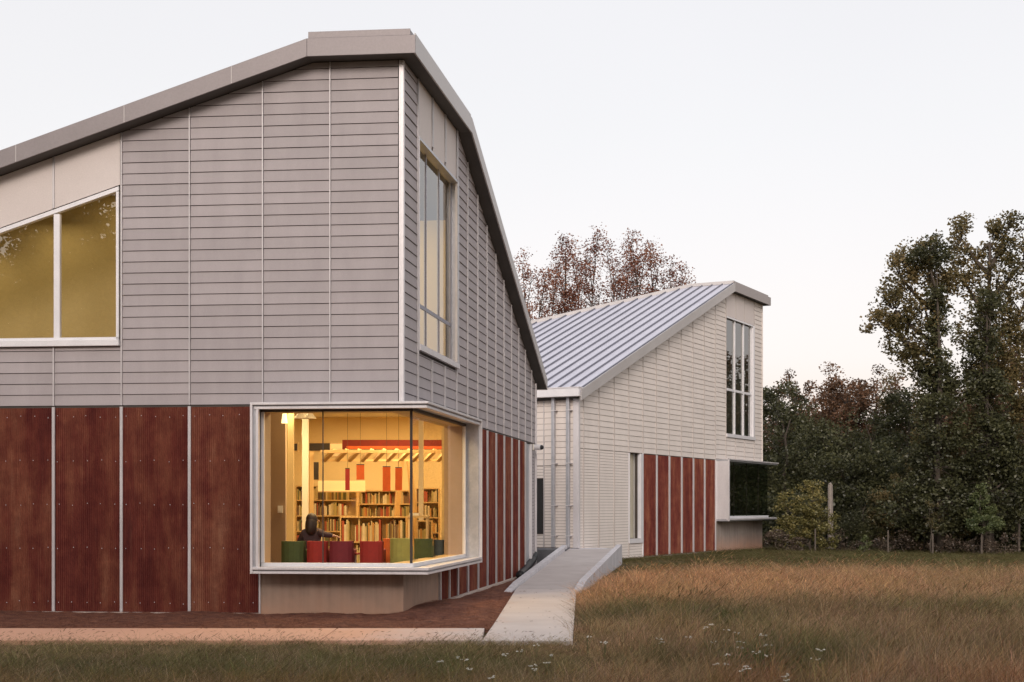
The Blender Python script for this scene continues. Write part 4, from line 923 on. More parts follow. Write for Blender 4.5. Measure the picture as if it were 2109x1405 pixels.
# gutter and downspouts
gu = thing('gutter', None, None, (0, 0, 0)); gu.parent = far
mb = MB(); S2.box(mb, -0.26, 1.6, 5.53, 5.82, 0.18, 0.50); mb.build('gutter_box', 'white_frame', gu, bevel=0.008)
mb = MB(); S2.box(mb, 1.606, 6, 5.53, 5.82, 0.18, 0.50); mb.build('gutter_box', 'white_frame', gu, bevel=0.008)
mb = MB(); S2.box(mb, -0.28, 6, 5.80, 5.835, 0.16, 0.52); mb.build('gutter_lip', 'trim', gu)
mb = MB(); S2.box(mb, -0.05, 6, 5.48, 5.53, 0.0, 0.18); mb.build('soffit', 'soffit', rf)
for u, z0 in ((0.82, 0.56), (0.28, 0.56)):
    ds = thing('downspout', None, None, (0, 0, 0)); ds.parent = far
    mb = MB(); S2.box(mb, u - .055, u + .055, z0, 5.53, 0.10, 0.22); mb.build('pipe', 'galv', ds, bevel=0.012)
    for z in (5.1, 3.35, 1.95, 0.95): 
        mb = MB(); S2.box(mb, u - .11, u + .075, z - .012, z + .012, 0.03, 0.235); mb.build('bracket', 'trim', ds)
# retaining block between the two buildings, with a loose black drain pipe
mb = MB(); mb.plan([(0.55, 45.6), (1.72, 45.6), (1.9, 47.2), (0.55, 47.6)], -0.1, 0.55)
tag(mb.build('retaining_block', 'dark_concrete', bevel=0.01), 'dark weathered concrete block in the gap between ramp and grey wall', 'concrete block')
mb = MB(); pts = [at(1097, 1130, 42.3), at(1101, 1142, 41.8), at(1098, 1152, 41.3), at(1090, 1163, 40.4), at(1081, 1175, 39.2), at(1070, 1186, 37.0)]
for p in pts: p.z = max(p.z, 0.12)
fine = []; rr = []
for i in range(len(pts) - 1):
    for k in range(8):
        fine.append(pts[i].lerp(pts[i + 1], k / 8)); rr.append(0.115 if k % 2 else 0.10)
mb.tube(fine, rr, 10); tag(mb.build('drain_pipe', 'black_rubber', smooth=True), 'black corrugated drain pipe lying at the foot of the grey wall beside the ramp', 'pipe')
# security camera
sc_ = at(1096, 918, 40.9); sc_ = Vector(R1.p(16.15, 3.62, 0.03))
cmx = thing('security_camera', 'small white security camera on the end of the grey side wall', 'camera', sc_)
mb = MB(); R1.box(mb, 16.07, 16.23, 3.54, 3.72, 0.028, 0.06); mb.build('mount', 'white_paint', cmx)
mb = MB(); c0 = Vector(R1.p(16.15, 3.63, 0.06)); c1 = Vector(R1.p(16.1, 3.62, 0.26)); mb.tube([c0, c1], [0.075, 0.085], 12); mb.build('housing', 'white_frame', cmx, smooth=False)
mb = MB(); mb.ball(c1 + R1.n * 0.02, 0.068, 10, 8); mb.build('lens', 'black_rubber', cmx, smooth=True)

# ------------------------------------------------------------------ things inside the lit room
def tub_chair(px0, px1, ptop, dist, mat, label, hgt=0.78):
    p0, p1 = at(px0, ptop, dist), at(px1, ptop, dist); cx_ = (p0.x + p1.x) / 2; hw = (p1.x - p0.x) / 2; top = p0.z
    t = thing('armchair', label, 'chair', (cx_, dist + 0.35, FLZ), 'upholstered chairs along the bay window')
    # back curves gently and carries two arms; its back is to the glass
    mb = MB(); n = 8; lo, hi = [], []
    outer = [(cx_ + hw * math.sin(a), dist + 0.30 - 0.30 * math.cos(a) ** 0.5) for a in np.linspace(-math.pi / 2 * .98, math.pi / 2 * .98, n)]
    inner = [(cx_ + (hw - .09) * math.sin(a), dist + 0.32 - 0.20 * math.cos(a) ** 0.5) for a in np.linspace(-math.pi / 2 * .98, math.pi / 2 * .98, n)]
    for i in range(n - 1):
        q = [outer[i], outer[i + 1], inner[i + 1], inner[i]]; mb.plan(q, FLZ + 0.12, top)
    mb.build('backrest', mat, t)
    for s in (-1, 1):
        mb = MB(); x = cx_ + s * (hw - 0.05); mb.box(x - .045, x + .045, dist + 0.30, dist + 0.78, FLZ + 0.12, top - 0.16); mb.build('armrest', mat, t, bevel=0.02)
    mb = MB(); mb.box(cx_ - hw + .1, cx_ + hw - .1, dist + 0.22, dist + 0.80, FLZ + 0.14, FLZ + 0.44); mb.build('seat', mat, t, bevel=0.03)
    for sx in (-1, 1):
        for yy in (0.12, 0.72):
            mb = MB(); mb.tube([(cx_ + sx * (hw - .08), dist + yy, FLZ), (cx_ + sx * (hw - .08), dist + yy, FLZ + .13)], 0.02, 8); mb.build('leg', 'dark_metal', t)
    return t
tub_chair(575, 626, 1115, 26.5, 'chair_green', 'dark green armchair, leftmost behind the bay window glass')
tub_chair(628, 673, 1115, 26.5, 'chair_red', 'red armchair directly under the seated person')
tub_chair(675, 726, 1115, 26.5, 'chair_maroon', 'maroon armchair just right of the thin window joint')
tub_chair(738, 788, 1115, 26.5, 'chair_red', 'red armchair left of the orange one, alone between gaps')
tub_chair(787, 806, 1110, 27.6, 'chair_orange', 'narrow orange stool chair squeezed between red and lime chairs')
tub_chair(801, 846, 1109, 26.6, 'chair_lime', 'yellow green armchair left of the window corner post')
tub_chair(851, 890, 1110, 28.2, 'chair_green', 'green armchair right of the window corner post')
tub_chair(891, 917, 1112, 30.0, 'chair_teal', 'dark blue grey armchair at the right end of the row')

BOOKC = []
for i, c in enumerate([(0.42, 0.10, 0.05), (0.16, 0.16, 0.08), (0.66, 0.56, 0.34), (0.2, 0.12, 0.07), (0.55, 0.30, 0.10), (0.62, 0.50, 0.28), (0.78, 0.68, 0.48), (0.45, 0.36, 0.14)]):
    plain('book_%d' % i, c); BOOKC.append('book_%d' % i)
def bookcase(px0, px1, ptop, dist, label, shelves=4, z0=FLZ, depth=0.34, group='bookcases in the lit room'):
    p0, p1 = at(px0, ptop, dist), at(px1, ptop, dist); top = p0.z; x0, x1 = p0.x, p1.x
    t = thing('bookcase', label, 'bookcase', ((x0 + x1) / 2, dist + depth / 2, z0), group)
    mb = MB(); mb.box(x0, x1, dist + depth - .02, dist + depth, z0, top); mb.build('back_panel', 'maple', t)
    for x in (x0, x1 - .03): 
        mb = MB(); mb.box(x, x + .03, dist, dist + depth - .021, z0, top); mb.build('side_panel', 'maple', t)
    hs = (top - z0) / shelves
    for k in range(shelves + 1):
        z = z0 + hs * k - (.03 if k == shelves else 0); mb = MB(); mb.box(x0 + .031, x1 - .031, dist + .005, dist + depth - .021, z, z + .03); mb.build('shelf', 'maple', t)
    rb = random.Random(px0)
    byc = {}
    for k in range(shelves):
        z = z0 + hs * k + .031; x = x0 + .04
        while x < x1 - .09:
            wd = rb.uniform(.02, .055); h = (hs - .05) * rb.uniform(.62, .95)
            if rb.random() < .06: x += rb.uniform(.04, .14); continue
            byc.setdefault(rb.choice(BOOKC), MB()).box(x, x + wd - .002, dist + rb.uniform(.02, .06), dist + depth - .05, z, z + h); x += wd
    for m_, b_ in byc.items(): o = b_.build('books', m_, t); o['kind'] = 'stuff'
    return t
bookcase(700, 838, 1064, 33.0, 'low maple bookcase full of books right of the seated person', 2, group='bookcases in the lit room')
bookcase(608, 735, 1000, 36.5, 'tall maple bookcase behind the seated person', 5)
bookcase(738, 850, 1010, 37.0, 'tall maple bookcase against the rear wall left of the window corner', 5)
bookcase(856, 905, 1005, 36.0, 'maple bookcase seen through the right side pane', 5)
bookcase(858, 890, 1072, 31.5, 'low maple bookcase seen through the right side pane behind the green chair', 2)
# wooden trellis canopy over the shelves: beam and rafters
can = thing('wooden_canopy', 'pale wooden canopy of beams and slanting rafters above the shelves', 'canopy', (*at(800, 930, 34)[:2], FLZ))
for py_0, py_1, dd in ((927, 933, 33.5), (946, 950, 34.6)):
    p, q = at(660, py_0, dd), at(906, py_1, dd); mb = MB(); mb.box(p.x, q.x, dd, dd + .12, q.z, p.z); mb.build('beam', 'maple', can)
for px0 in range(668, 905, 26):
    p, q = at(px0 + 20, 928, 33.7), at(px0, 948, 34.7); mb = MB(); mb.tube([p, q], 0.06, 4); mb.build('rafter', 'maple', can)
for a, b in (((826, 950), (808, 1108)), ((843, 950), (862, 1108)), ((640, 930), (641, 1108))):
    p, q = at(*a, 33.6), at(*b, 33.6); q.z = FLZ; mb = MB(); mb.tube([p, q], 0.075, 4); mb.build('post', 'maple', can)
# red and orange ceiling beam
p, q = at(705, 906, 35.5), at(925, 925, 35.5); mb = MB(); mb.box(p.x, q.x, 35.5, 35.8, q.z, p.z)
bm_ = mb.build('ceiling_beam', 'beam_red'); tag(bm_, 'dark red beam across the back of the lit room', 'beam')
p, q = at(714, 919, 35.4), at(920, 925, 35.4); mb = MB(); mb.box(p.x, q.x, 35.35, 35.45, q.z, p.z); tag(mb.build('light_shelf', 'banner_orange'), 'orange strip below the dark red beam', 'beam')
for k, (a, b, c, d, m_, lab) in enumerate(((734, 750, 958, 988, 'banner_orange', 'short orange banner hanging in the middle of the lit room'), (788, 804, 962, 1012, 'banner_orange', 'left one of two long orange banners near the window corner'),
                              (814, 828, 964, 1010, 'banner_orange', 'right one of two long orange banners near the window corner'), (711, 720, 966, 1010, 'banner_maroon', 'narrow dark red banner hanging left of the short orange one'))):
    p, q = at(a, c, 32.6), at(b, d, 32.6); mb = MB(); mb.box(p.x, q.x, 32.6, 32.63, q.z, p.z)
    t = thing('banner', lab, 'banner', (p.x, 32.6, p.z), 'banners hanging in the lit room'); mb.build('cloth', m_, t)
    mb = MB(); mb.tube([(p.x, 32.615, p.z + .012), (q.x, 32.615, p.z + .012)], 0.012, 6); mb.tube([((p.x + q.x) / 2, 32.615, p.z), ((p.x + q.x) / 2, 32.615, 4.42)], 0.004, 4); mb.build('rod', 'dark_metal', t)
# white and yellow columns
for a, b, dd, m_, lab in ((592, 604, 31, 'inner_wall', 'yellow column left of the seated person'), (622, 634, 33, 'white_paint', 'pale column above the seated person'), (862, 872, 32.5, 'white_paint', 'pale slender column seen through the right side pane')):
    p, q = at(a, 900, dd), at(b, 900, dd); t = thing('column', lab, 'column', ((p.x + q.x) / 2, dd, FLZ))
    mb = MB(); mb.box(p.x, q.x, dd, dd + (q.x - p.x), FLZ + .12, 4.35); mb.build('shaft', m_, t)
    mb = MB(); mb.box(p.x - .02, q.x + .02, dd - .02, dd + (q.x - p.x) + .02, FLZ, FLZ + .12); mb.box(p.x - .02, q.x + .02, dd - .02, dd + (q.x - p.x) + .02, 4.35, 4.42); mb.build('base', 'dark_metal', t)
# openings of the mezzanine: dark panels stand in for the shade inside
for a, b, c, d, lab in ((594, 612, 914, 928, 'small dark wall opening at the upper left of the lit room'), (637, 679, 913, 928, 'wide dark wall opening above the seated person')):
    p, q = at(a, c, 35.9), at(b, d, 35.9); t = thing('opening_panel', lab, 'screen', (p.x, 35.9, q.z)); mb = MB(); mb.box(p.x, q.x, 35.9, 35.96, q.z, p.z); mb.build('panel', 'dark_metal', t)
    mb = MB(); mb.box(p.x - .03, q.x + .03, 35.93, 35.99, q.z - .03, q.z - .001); mb.box(p.x - .03, q.x + .03, 35.93, 35.99, p.z + .001, p.z + .03); mb.build('frame', 'maple', t)
# poster board, and two pale panels brightened by added emission
for a, b, c, d, dd, m_, lab in ((638, 656, 952, 988, 34.9, 'dark_metal', 'dark notice board behind the pale column'), (655, 752, 990, 1012, 36.2, 'added_glow', 'long pale display panel with added glow above the tall shelves'), (680, 704, 914, 940, 36.3, 'added_glow', 'pale square board with added glow left of the dark red beam')):
    p, q = at(a, c, dd), at(b, d, dd); t = thing('display_board', lab, 'board', (p.x, dd, q.z)); mb = MB(); mb.box(p.x, q.x, dd, dd + .04, q.z, p.z); mb.build('panel', m_, t)
    mb = MB(); mb.box(p.x, q.x, dd - .006, dd + .046, q.z - .025, q.z - .001); mb.build('rail', 'maple', t)
# reading desk / lectern
p = at(872, 1064, 29.6); t = thing('reading_desk', 'pale wooden reading desk with a white paper behind the corner post', 'desk', (p.x, 29.6, FLZ))
p0, p1 = at(838, 1062, 29.6), at(858, 1062, 29.6)
mb = MB(); mb.box(p0.x, p1.x + .25, 29.6, 30.2, p0.z - .04, p0.z); mb.build('desktop', 'maple', t)
mb = MB(); mb.box(p0.x + .02, p0.x + .06, 29.62, 30.18, FLZ, p0.z - .041); mb.box(p1.x + .19, p1.x + .23, 29.62, 30.18, FLZ, p0.z - .041); mb.build('side_panel', 'maple', t)
mb = MB(); mb.box(p0.x + .05, p1.x + .05, 29.65, 29.95, p0.z + .001, p0.z + .05); mb.build('paper_stack', 'white_paint', t)
# pendant lamps
for k, (px0, py0, dd, lab) in enumerate(((586, 861, 27.4, 'glowing cone pendant lamp at the upper left of the bay window'), (618, 857, 30.0, 'left one of the two pale dome lamps near the top of the window'), (639, 857, 30.0, 'right one of the two pale dome lamps near the top of the window'))):
    p = at(px0, py0, dd); t = thing('pendant_lamp', lab, 'lamp', (p.x, p.y, p.z), 'pendant lamps in the lit room')
    mb = MB(); r0, r1, h = (0.035, 0.06, 0.2) if k == 0 else (0.05, 0.13, 0.11)
    mb.tube([(p.x, p.y, p.z + h / 2), (p.x, p.y, p.z - h / 2)], [r0, r1], 14); mb.build('shade', 'lamp_glow' if k == 0 else 'white_paint', t, smooth=False)
    mb = MB(); mb.tube([(p.x, p.y, p.z + h / 2), (p.x, p.y, 4.42)], 0.006, 5); mb.build('cord', 'dark_metal', t)

# ---- person sitting with the back to the glass, arm stretched to the right
def skin_mesh(name, mat, verts, edges, radii, parent, sub=2):
    me = bpy.data.meshes.new(name); off = world_loc(parent); me.from_pydata([tuple(Vector(v) - off) for v in verts], edges, [])
    o = bpy.data.objects.new(name, me); COL.objects.link(o); o.parent = parent
    sk = o.modifiers.new('skin', 'SKIN'); me.skin_vertices[0].data[0].use_root = True
    for i, r in enumerate(radii): me.skin_vertices[0].data[i].radius = (r, r) if not hasattr(r, '__len__') else r
    sb = o.modifiers.new('sub', 'SUBSURF'); sb.levels = sub; sb.render_levels = sub
    me.materials.append(M[mat]); return o
PD = 27.25
hd = at(646, 1073, PD); sh = at(640, 1096, PD); el = at(668, 1101, PD - .1); ha = at(690, 1104, PD - .15)
per = thing('person', 'person in a dark jacket seated behind the glass, arm stretched to the right', 'person', (sh.x, PD + .1, FLZ))
pel = Vector((sh.x - 0.02, PD + 0.1, FLZ + 0.50)); che = Vector((sh.x, PD + 0.04, sh.z - 0.10)); nec = Vector((sh.x + 0.02, PD + .0, sh.z + 0.06))
shR = Vector((sh.x + 0.15, PD + .06, sh.z)); shL = Vector((sh.x - 0.13, PD - .03, sh.z - 0.02))
elL = Vector((sh.x - 0.24, PD + .08, sh.z - 0.24)); haL = Vector((sh.x - .05, PD + .3, sh.z - .30))
knR = pel + Vector((0.30, 0.38, 0.06)); anR = pel + Vector((0.34, 0.42, -0.42)); toR = anR + Vector((0.08, .16, -.05))
knL = pel + Vector((0.02, 0.46, 0.06)); anL = pel + Vector((0.04, 0.50, -0.42)); toL = anL + Vector((0.02, .18, -.05))
hd2 = hd + Vector((0, 0, 0.0))
bv = [pel, che, nec, hd2 + Vector((0, 0, -.03)), hd2 + Vector((0, .01, .07)), shR, el, ha, shL, elL, haL, knR, anR, toR, knL, anL, toL]
be = [(0, 1), (1, 2), (2, 3), (3, 4), (1, 5), (5, 6), (6, 7), (1, 8), (8, 9), (9, 10), (0, 11), (11, 12), (12, 13), (0, 14), (14, 15), (15, 16)]
br = [.13, .12, .05, .085, .07, .06, .04, .024, .06, .04, .024, .07, .045, .03, .07, .045, .03]
# fingers rooted in both palms
for hi_, dirv_ in ((7, (ha - el).normalized()), (10, (haL - elL).normalized())):
    side = dirv_.cross(Vector((0, 0, 1))).normalized()
    for k, (off, ln) in enumerate(((-.03, .07), (-.01, .085), (.01, .08), (.03, .065))):
        a = bv[hi_] + side * off * .7 + dirv_ * .03; b = a + dirv_ * ln * .55 + Vector((0, 0, -.008)); c = b + dirv_ * ln * .4 + Vector((0, 0, -.025))
        i = len(bv); bv += [a, b, c]; br += [.011, .010, .008]; be += [(hi_, i), (i, i + 1), (i + 1, i + 2)]
    a = bv[hi_] - side * .035; b = a - side * .02 + dirv_ * .04; i = len(bv); bv += [a, b]; br += [.012, .010]; be += [(hi_, i), (i, i + 1)]
skin_mesh('body', 'skin', bv, be, br, per)
skin_mesh('jacket', 'jacket', [pel + Vector((0, 0, -.02)), che, nec + Vector((0, 0, -.05)), shR, el, lerp(el, ha, .85), shL, elL, lerp(elL, haL, .8)], [(0, 1), (1, 2), (1, 3), (3, 4), (4, 5), (1, 6), (6, 7), (7, 8)], [.16, .155, .075, .085, .062, .045, .085, .062, .045], per)
skin_mesh('trousers', 'trousers', [pel, knR, lerp(knR, anR, .9), knL, lerp(knL, anL, .9)], [(0, 1), (1, 2), (0, 3), (3, 4)], [.15, .085, .06, .085, .06], per)
mb = MB(); mb.ball(hd + Vector((-.035, -.012, .03)), 0.112, 16, 12, (1.0, 1.0, 1.08)); mb.tube([hd + Vector((-.035, -.02, .06)), hd + Vector((-.04, -.03, -.02)), hd + Vector((-.045, -.045, -.12)), hd + Vector((-.05, -.06, -.21)), hd + Vector((-.05, -.06, -.27))], [.09, .113, .112, .092, .05], 16)
mb.build('hair', 'hair', per, smooth=True)
mb = MB()
f0 = hd + Vector((.082, .02, .0))
mb.ball(f0 + Vector((.014, .0, -.01)), .017, 8, 6); mb.ball(f0 + Vector((-.004, -.028, .018)), .011, 8, 6); mb.ball(f0 + Vector((-.004, .028, .018)), .011, 8, 6); mb.ball(f0 + Vector((.0, .0, -.045)), .014, 8, 6, (.8, 1.6, .6))
mb.build('face', 'skin', per, smooth=True)
# small low table with a red toy box between the chairs
p = at(731, 1140, 27.0); t = thing('side_table', 'small red topped side table between two red chairs', 'table', (p.x, 27.0, FLZ))
mb = MB(); mb.box(p.x - .1, p.x + .1, 26.9, 27.1, p.z - .02, p.z + .01); mb.build('tabletop', 'chair_red', t, bevel=.005)
mb = MB(); mb.tube([(p.x, 27, FLZ), (p.x, 27, p.z - .02)], .03, 8); mb.build('leg', 'white_paint', t)

# ------------------------------------------------------------------ vegetation
def leaf_cards(rng, centers, radii, per, size, squash=0.8):
    """leaf quads spread through clumps: four vertices per folded leaf"""
    n = len(centers) * per
    c = np.repeat(np.asarray(centers), per, 0); r = np.repeat(np.asarray(radii), per)
    p = rng.normal(0, 1, (n, 3)); p /= np.linalg.norm(p, axis=1)[:, None] + 1e-9
    p *= (rng.uniform(0, 1, n) ** 0.45 * r)[:, None]; p[:, 2] *= squash; p += c
    a = rng.normal(0, 1, (n, 3)); a[:, 2] *= 0.6; a /= np.linalg.norm(a, axis=1)[:, None]
    b = np.cross(a, rng.normal(0, 1, (n, 3))); b /= np.linalg.norm(b, axis=1)[:, None]
    s = rng.uniform(size * 0.6, size * 1.3, n)[:, None]
    a = a * s; b = b * s * 0.62
    nrm = np.cross(a, b); nrm /= np.linalg.norm(nrm, axis=1)[:, None]; f = nrm * s * 0.18
    return np.stack([p - a * .5, p + b * .5 + f, p + a * .5, p - b * .5 + f], 1).reshape(-1, 3)
def blob_points(rng, lobes, n_per_m3, rmin=0.35, rmax=0.75, nmin=6):
    cs, rs = [], []
    for (c, r) in lobes:
        r = np.array(r if hasattr(r, '__len__') else (r, r, r), float)
        n = max(nmin, int(n_per_m3 * (r[0] * r[1] * r[2]) ** (2 / 3) * 4))
        d = rng.normal(0, 1, (n, 3)); d /= np.linalg.norm(d, axis=1)[:, None]
        k = rng.uniform(0.25, 1.0, n) ** 0.4
        cs.append(np.array(c) + d * k[:, None] * r); rs.append(rng.uniform(rmin, rmax, n))
    return np.concatenate(cs), np.concatenate(rs)
def make_tree(name, label, base, H, lobes, leafmat, trunk_r=0.16, per=55, leafsize=0.2, dens=3.2, rmin=.35, rmax=.75, group=None, bark='bark', cat='tree', seed=1, lean=(0, 0), limb=True, extra=None, vine=False, sq=.8):
    rng = np.random.default_rng(seed); rr = random.Random(seed)
    t = thing(name, label, cat, base, group); B = Vector(base)
    mb = MB(); n = 7
    tp = [B + Vector((lean[0] * (i / n) ** 1.5 + rr.uniform(-.12, .12) * (i > 0), lean[1] * i / n + rr.uniform(-.12, .12) * (i > 0), H * .9 * i / n - (.3 if i == 0 else 0))) for i in range(n + 1)]
    mb.tube(tp, [trunk_r * (1.25 - 1.1 * (i / n)) for i in range(n + 1)], 7)
    lob = [(Vector(c) + B, r) for c, r in lobes]
    cs_, rs_ = blob_points(rng, [(tuple(c), r) for c, r in lob], dens, rmin, rmax)
    if limb:
        for c, r in lob:
            k = max(0.12, min(0.92, (c.z - B.z) / (H * .9) - .12)); i = k * n; a = tp[int(i)].lerp(tp[min(n, int(i) + 1)], i % 1)
            mid = a.lerp(c, .5) + Vector((0, 0, -.15)); mb.tube([a, mid, c], [trunk_r * .45, trunk_r * .3, trunk_r * .16], 5)
        for i in range(0, len(cs_), 3):
            q = Vector(cs_[i]); c = min(lob, key=lambda L: (L[0] - q).length)[0]; mb.tube([c.lerp(q, .1), c.lerp(q, .55) + Vector((0, 0, .08)), q], [trunk_r * .14, trunk_r * .09, .008], 4)
    mb.build('trunk', bark, t, smooth=True)
    V = leaf_cards(rng, cs_, rs_, per, leafsize, sq)
    if vine: pass
    V -= np.array(base); o = np_mesh('crown', V, 4, leafmat, t)
    return t
def copy_tree(src, base, rz_, sc, label, group=None, squash=None, mat=None):
    c = src.copy(); COL.objects.link(c); c.location = base; c.rotation_euler = (0, 0, rz_); c.scale = (sc, sc, sc * (squash or 1)); c['label'] = label
    if group: c['group'] = group
    for ch in src.children:
        d = ch.copy(); COL.objects.link(d); d.parent = c
        if mat and d.name.startswith('crown'):
            d.data = ch.data.copy() if False else d.data
            d.material_slots[0].link = 'OBJECT'; d.material_slots[0].material = M[mat]
    return c
def T(px, Y): return ((px - CX) * Y / FPX, Y)
def gz(x, y): return ground_z(x, y)
def hgt(py, Y): return EYE - (py - HY) * Y / FPX

# two tall vine-hung trees
def tree_px(name, label, px, Y, lobes_px, mat, seed, **kw):
    x, y = T(px, Y); z = gz(x, y) - 0.1; k = Y / FPX
    lobes = []
    for (lx, ly, rx, ry) in lobes_px:
        lobes.append((((lx - px) * k, random.Random(lx * ly).uniform(-1, 1) * rx * k * .5, hgt(ly, Y) - z), (rx * k, rx * k * .9, ry * k)))
    H = max(l[0][2] + l[1][2] for l in lobes)
    return make_tree(name, label, (x, y, z), H, lobes, mat, seed=seed, **kw)
tree_px('tall_tree', 'tall vine hung tree with a leaning crown, left of the two tallest', 1925, 64.5,
        [(1905, 540, 55, 50), (1850, 570, 42, 55), (1948, 560, 36, 50), (1840, 640, 44, 45), (1900, 640, 50, 50), (1815, 668, 36, 26), (1860, 700, 45, 42), (1900, 740, 50, 60), (1935, 800, 45, 60), (1925, 880, 50, 60), (1930, 960, 58, 70), (1925, 1050, 62, 60)],
        'leaf_olive', 5, trunk_r=.28, per=56, leafsize=.16, dens=6.3, rmin=.28, rmax=.60)
tree_px('tall_tree', 'tallest tree at the right edge with three feathery tops', 2035, 65,
        [(1985, 490, 36, 45), (2040, 500, 34, 55), (2080, 470, 30, 36), (2105, 540, 40, 55), (1985, 570, 40, 50), (2050, 600, 46, 60), (2110, 640, 45, 60), (2010, 680, 46, 50), (2070, 720, 60, 55), (2030, 780, 62, 60), (2110, 800, 60, 60), (2050, 880, 62, 60), (2110, 900, 60, 60), (2060, 980, 60, 70)],
        'leaf_olive', 9, trunk_r=.3, per=56, leafsize=.16, dens=6.3, rmin=.28, rmax=.60)
# ivy masses that climb them: dark green
tree_px('vine_column', 'dark green ivy climbing the trunk of the leaning tall tree', 1935, 63.2, [(1912, 520, 46, 28), (1934, 620, 20, 50), (1940, 700, 28, 60), (1935, 790, 40, 60), (1930, 870, 48, 60), (1925, 960, 62, 70), (1930, 1050, 72, 60), (1860, 1040, 50, 50)], 'leaf_dark', 12, trunk_r=.15, per=64, leafsize=.15, dens=8.5, rmin=.28, rmax=.62, cat='vine')
tree_px('vine_column', 'dark green ivy climbing the tallest tree at the right edge', 2035, 63.4, [(2030, 650, 28, 50), (2025, 740, 38, 55), (2030, 830, 48, 60), (2040, 920, 56, 60), (2050, 1020, 70, 70), (2100, 960, 50, 60), (1985, 1000, 40, 60)], 'leaf_dark', 14, trunk_r=.15, per=64, leafsize=.15, dens=8.5, rmin=.28, rmax=.62, cat='vine')

# dense mid-height trees: a few kinds built once and copied
kinds = {}
kinds['round'] = make_tree('leafy_tree', 'x', (*T(1640, 78), 0), 8.6, [((0, 0, 5.6), (2.4, 2.2, 2.2)), ((-1.6, .3, 4.2), (1.8, 1.6, 1.9)), ((1.7, -.2, 4.4), (1.8, 1.6, 2.0)), ((.3, -.6, 2.4), (2.4, 1.8, 2.0)), ((.2, 0, 7.4), (1.3, 1.3, 1.2))], 'leaf_dark', .2, 110, .16, 3.2, seed=21)
kinds['spire'] = make_tree('leafy_tree', 'x', (*T(1712, 80), 0), 10.4, [((0, 0, 9.2), (.55, .55, 1.2)), ((.1, 0, 7.6), (1.1, 1.0, 1.3)), ((-.2, 0, 5.8), (1.7, 1.5, 1.5)), ((.4, 0, 4.0), (2.1, 1.8, 1.7)), ((0, 0, 2.0), (2.1, 1.9, 1.6))], 'leaf_brown', .16, 90, .14, 3.2, seed=22)
kinds['loose'] = make_tree('leafy_tree', 'x', (*T(1815, 77), 0), 9.5, [((-.8, 0, 8.4), (.8, .7, 1.0)), ((.9, .2, 7.6), (1.0, .8, 1.1)), ((-1.3, .2, 5.8), (1.5, 1.3, 1.5)), ((1.1, -.3, 5.2), (1.7, 1.4, 1.6)), ((0, 0, 3.2), (2.3, 1.8, 1.8)), ((.5, 0, 1.5), (2.2, 1.9, 1.4))], 'leaf_brown', .17, 80, .15, 3.0, seed=23)
kinds['mound'] = make_tree('vine_mound', 'x', (*T(1680, 72), 0), 5.6, [((0, 0, 3.4), (2.4, 1.8, 2.1)), ((-1.8, .2, 2.2), (1.7, 1.5, 1.8)), ((1.9, .1, 2.5), (1.8, 1.5, 2.0)), ((0, -.5, 1.4), (2.6, 1.6, 1.4))], 'leaf_dark', .12, 120, .12, 3.6, seed=24, cat='thicket')
base_used = set()
def put(kind, px, Y, top, label, mat=None, rz_=0.0, wide=1.0, group='trees of the wood behind the field'):
    src = kinds[kind]; x, y = T(px, Y); z = gz(x, y) - .1
    Hs = {'round': 8.6, 'spire': 10.3, 'loose': 9.4, 'mound': 5.5}[kind]
    sc = (hgt(top, Y) - z) / Hs
    if kind not in base_used:
        base_used.add(kind); o = src; o.location = (x, y, z); o['label'] = label; o['group'] = group
        if mat:
            for ch in o.children:
                if ch.name.startswith('crown'): ch.material_slots[0].link = 'OBJECT'; ch.material_slots[0].material = M[mat]
    else:
        o = copy_tree(src, (x, y, z), rz_, 1, label, group, mat=mat)
    o.rotation_euler.z = rz_; o.scale = (sc * wide, sc * wide, sc)
    return o
L_ = [('round', 1600, 80, 790, 'dark round tree directly right of the annex corner', 'leaf_dark', 0, 1),
      ('loose', 1640, 86, 752, 'brown feathery tree with twin tops right of the annex', 'leaf_brown', .4, .8),
      ('spire', 1712, 85, 742, 'pointed russet tree rising above the hedge line', 'leaf_brown', 0, .9),
      ('round', 1745, 82, 778, 'broad russet brown tree right of the pointed one', 'leaf_brown', 1.9, 1),
      ('loose', 1800, 84, 745, 'loose brown tree left of the two tall trees', 'leaf_brown', 2.6, .95),
      ('spire', 1838, 80, 760, 'thin olive tree just left of the leaning tall tree', 'leaf_olive', 1.2, .9),
      ('round', 1870, 78, 800, 'shadowy green tree beneath the leaning tall tree', 'leaf_dark', .8, 1),
      ('loose', 1985, 82, 770, 'brown tree seen between the two tall trees', 'leaf_brown', 3.9, 1),
      ('round', 2090, 79, 700, 'russet tree at the right edge behind the tallest', 'leaf_brown', 4.4, 1.1),
      ('round', 2075, 75, 820, 'dark brown green tree at the right edge, lower front', 'leaf_brown', 5.1, 1),
      ('mound', 1620, 73, 840, 'dark vine covered mound beside the annex bay window', 'leaf_dark', .3, 1.0),
      ('mound', 1705, 72, 870, 'high mound of dark vines in the middle of the hedge', 'leaf_dark', 2.1, 1.05),
      ('mound', 1790, 71, 850, 'tall dark thicket left of the leaning tall tree', 'leaf_dark', 4.0, 1.0),
      ('mound', 1865, 69, 930, 'lower green thicket in front of the leaning tall tree', 'leaf_dark', 5.2, 1.1),
      ('mound', 2000, 68.5, 900, 'dark thicket between the two tall trees', 'leaf_dark', 1.1, 1.0),
      ('mound', 2090, 68, 930, 'dark thicket at the right edge of the wood', 'leaf_dark', 3.3, 1.1),
      ('mound', 1780, 66, 1030, 'rounded green bush between the posts, left of centre', 'leaf_dark', .9, 1.25),
      ('mound', 1900, 65.5, 950, 'olive vine slope in front of the tall trees', 'leaf_olive', 2.9, .85)]
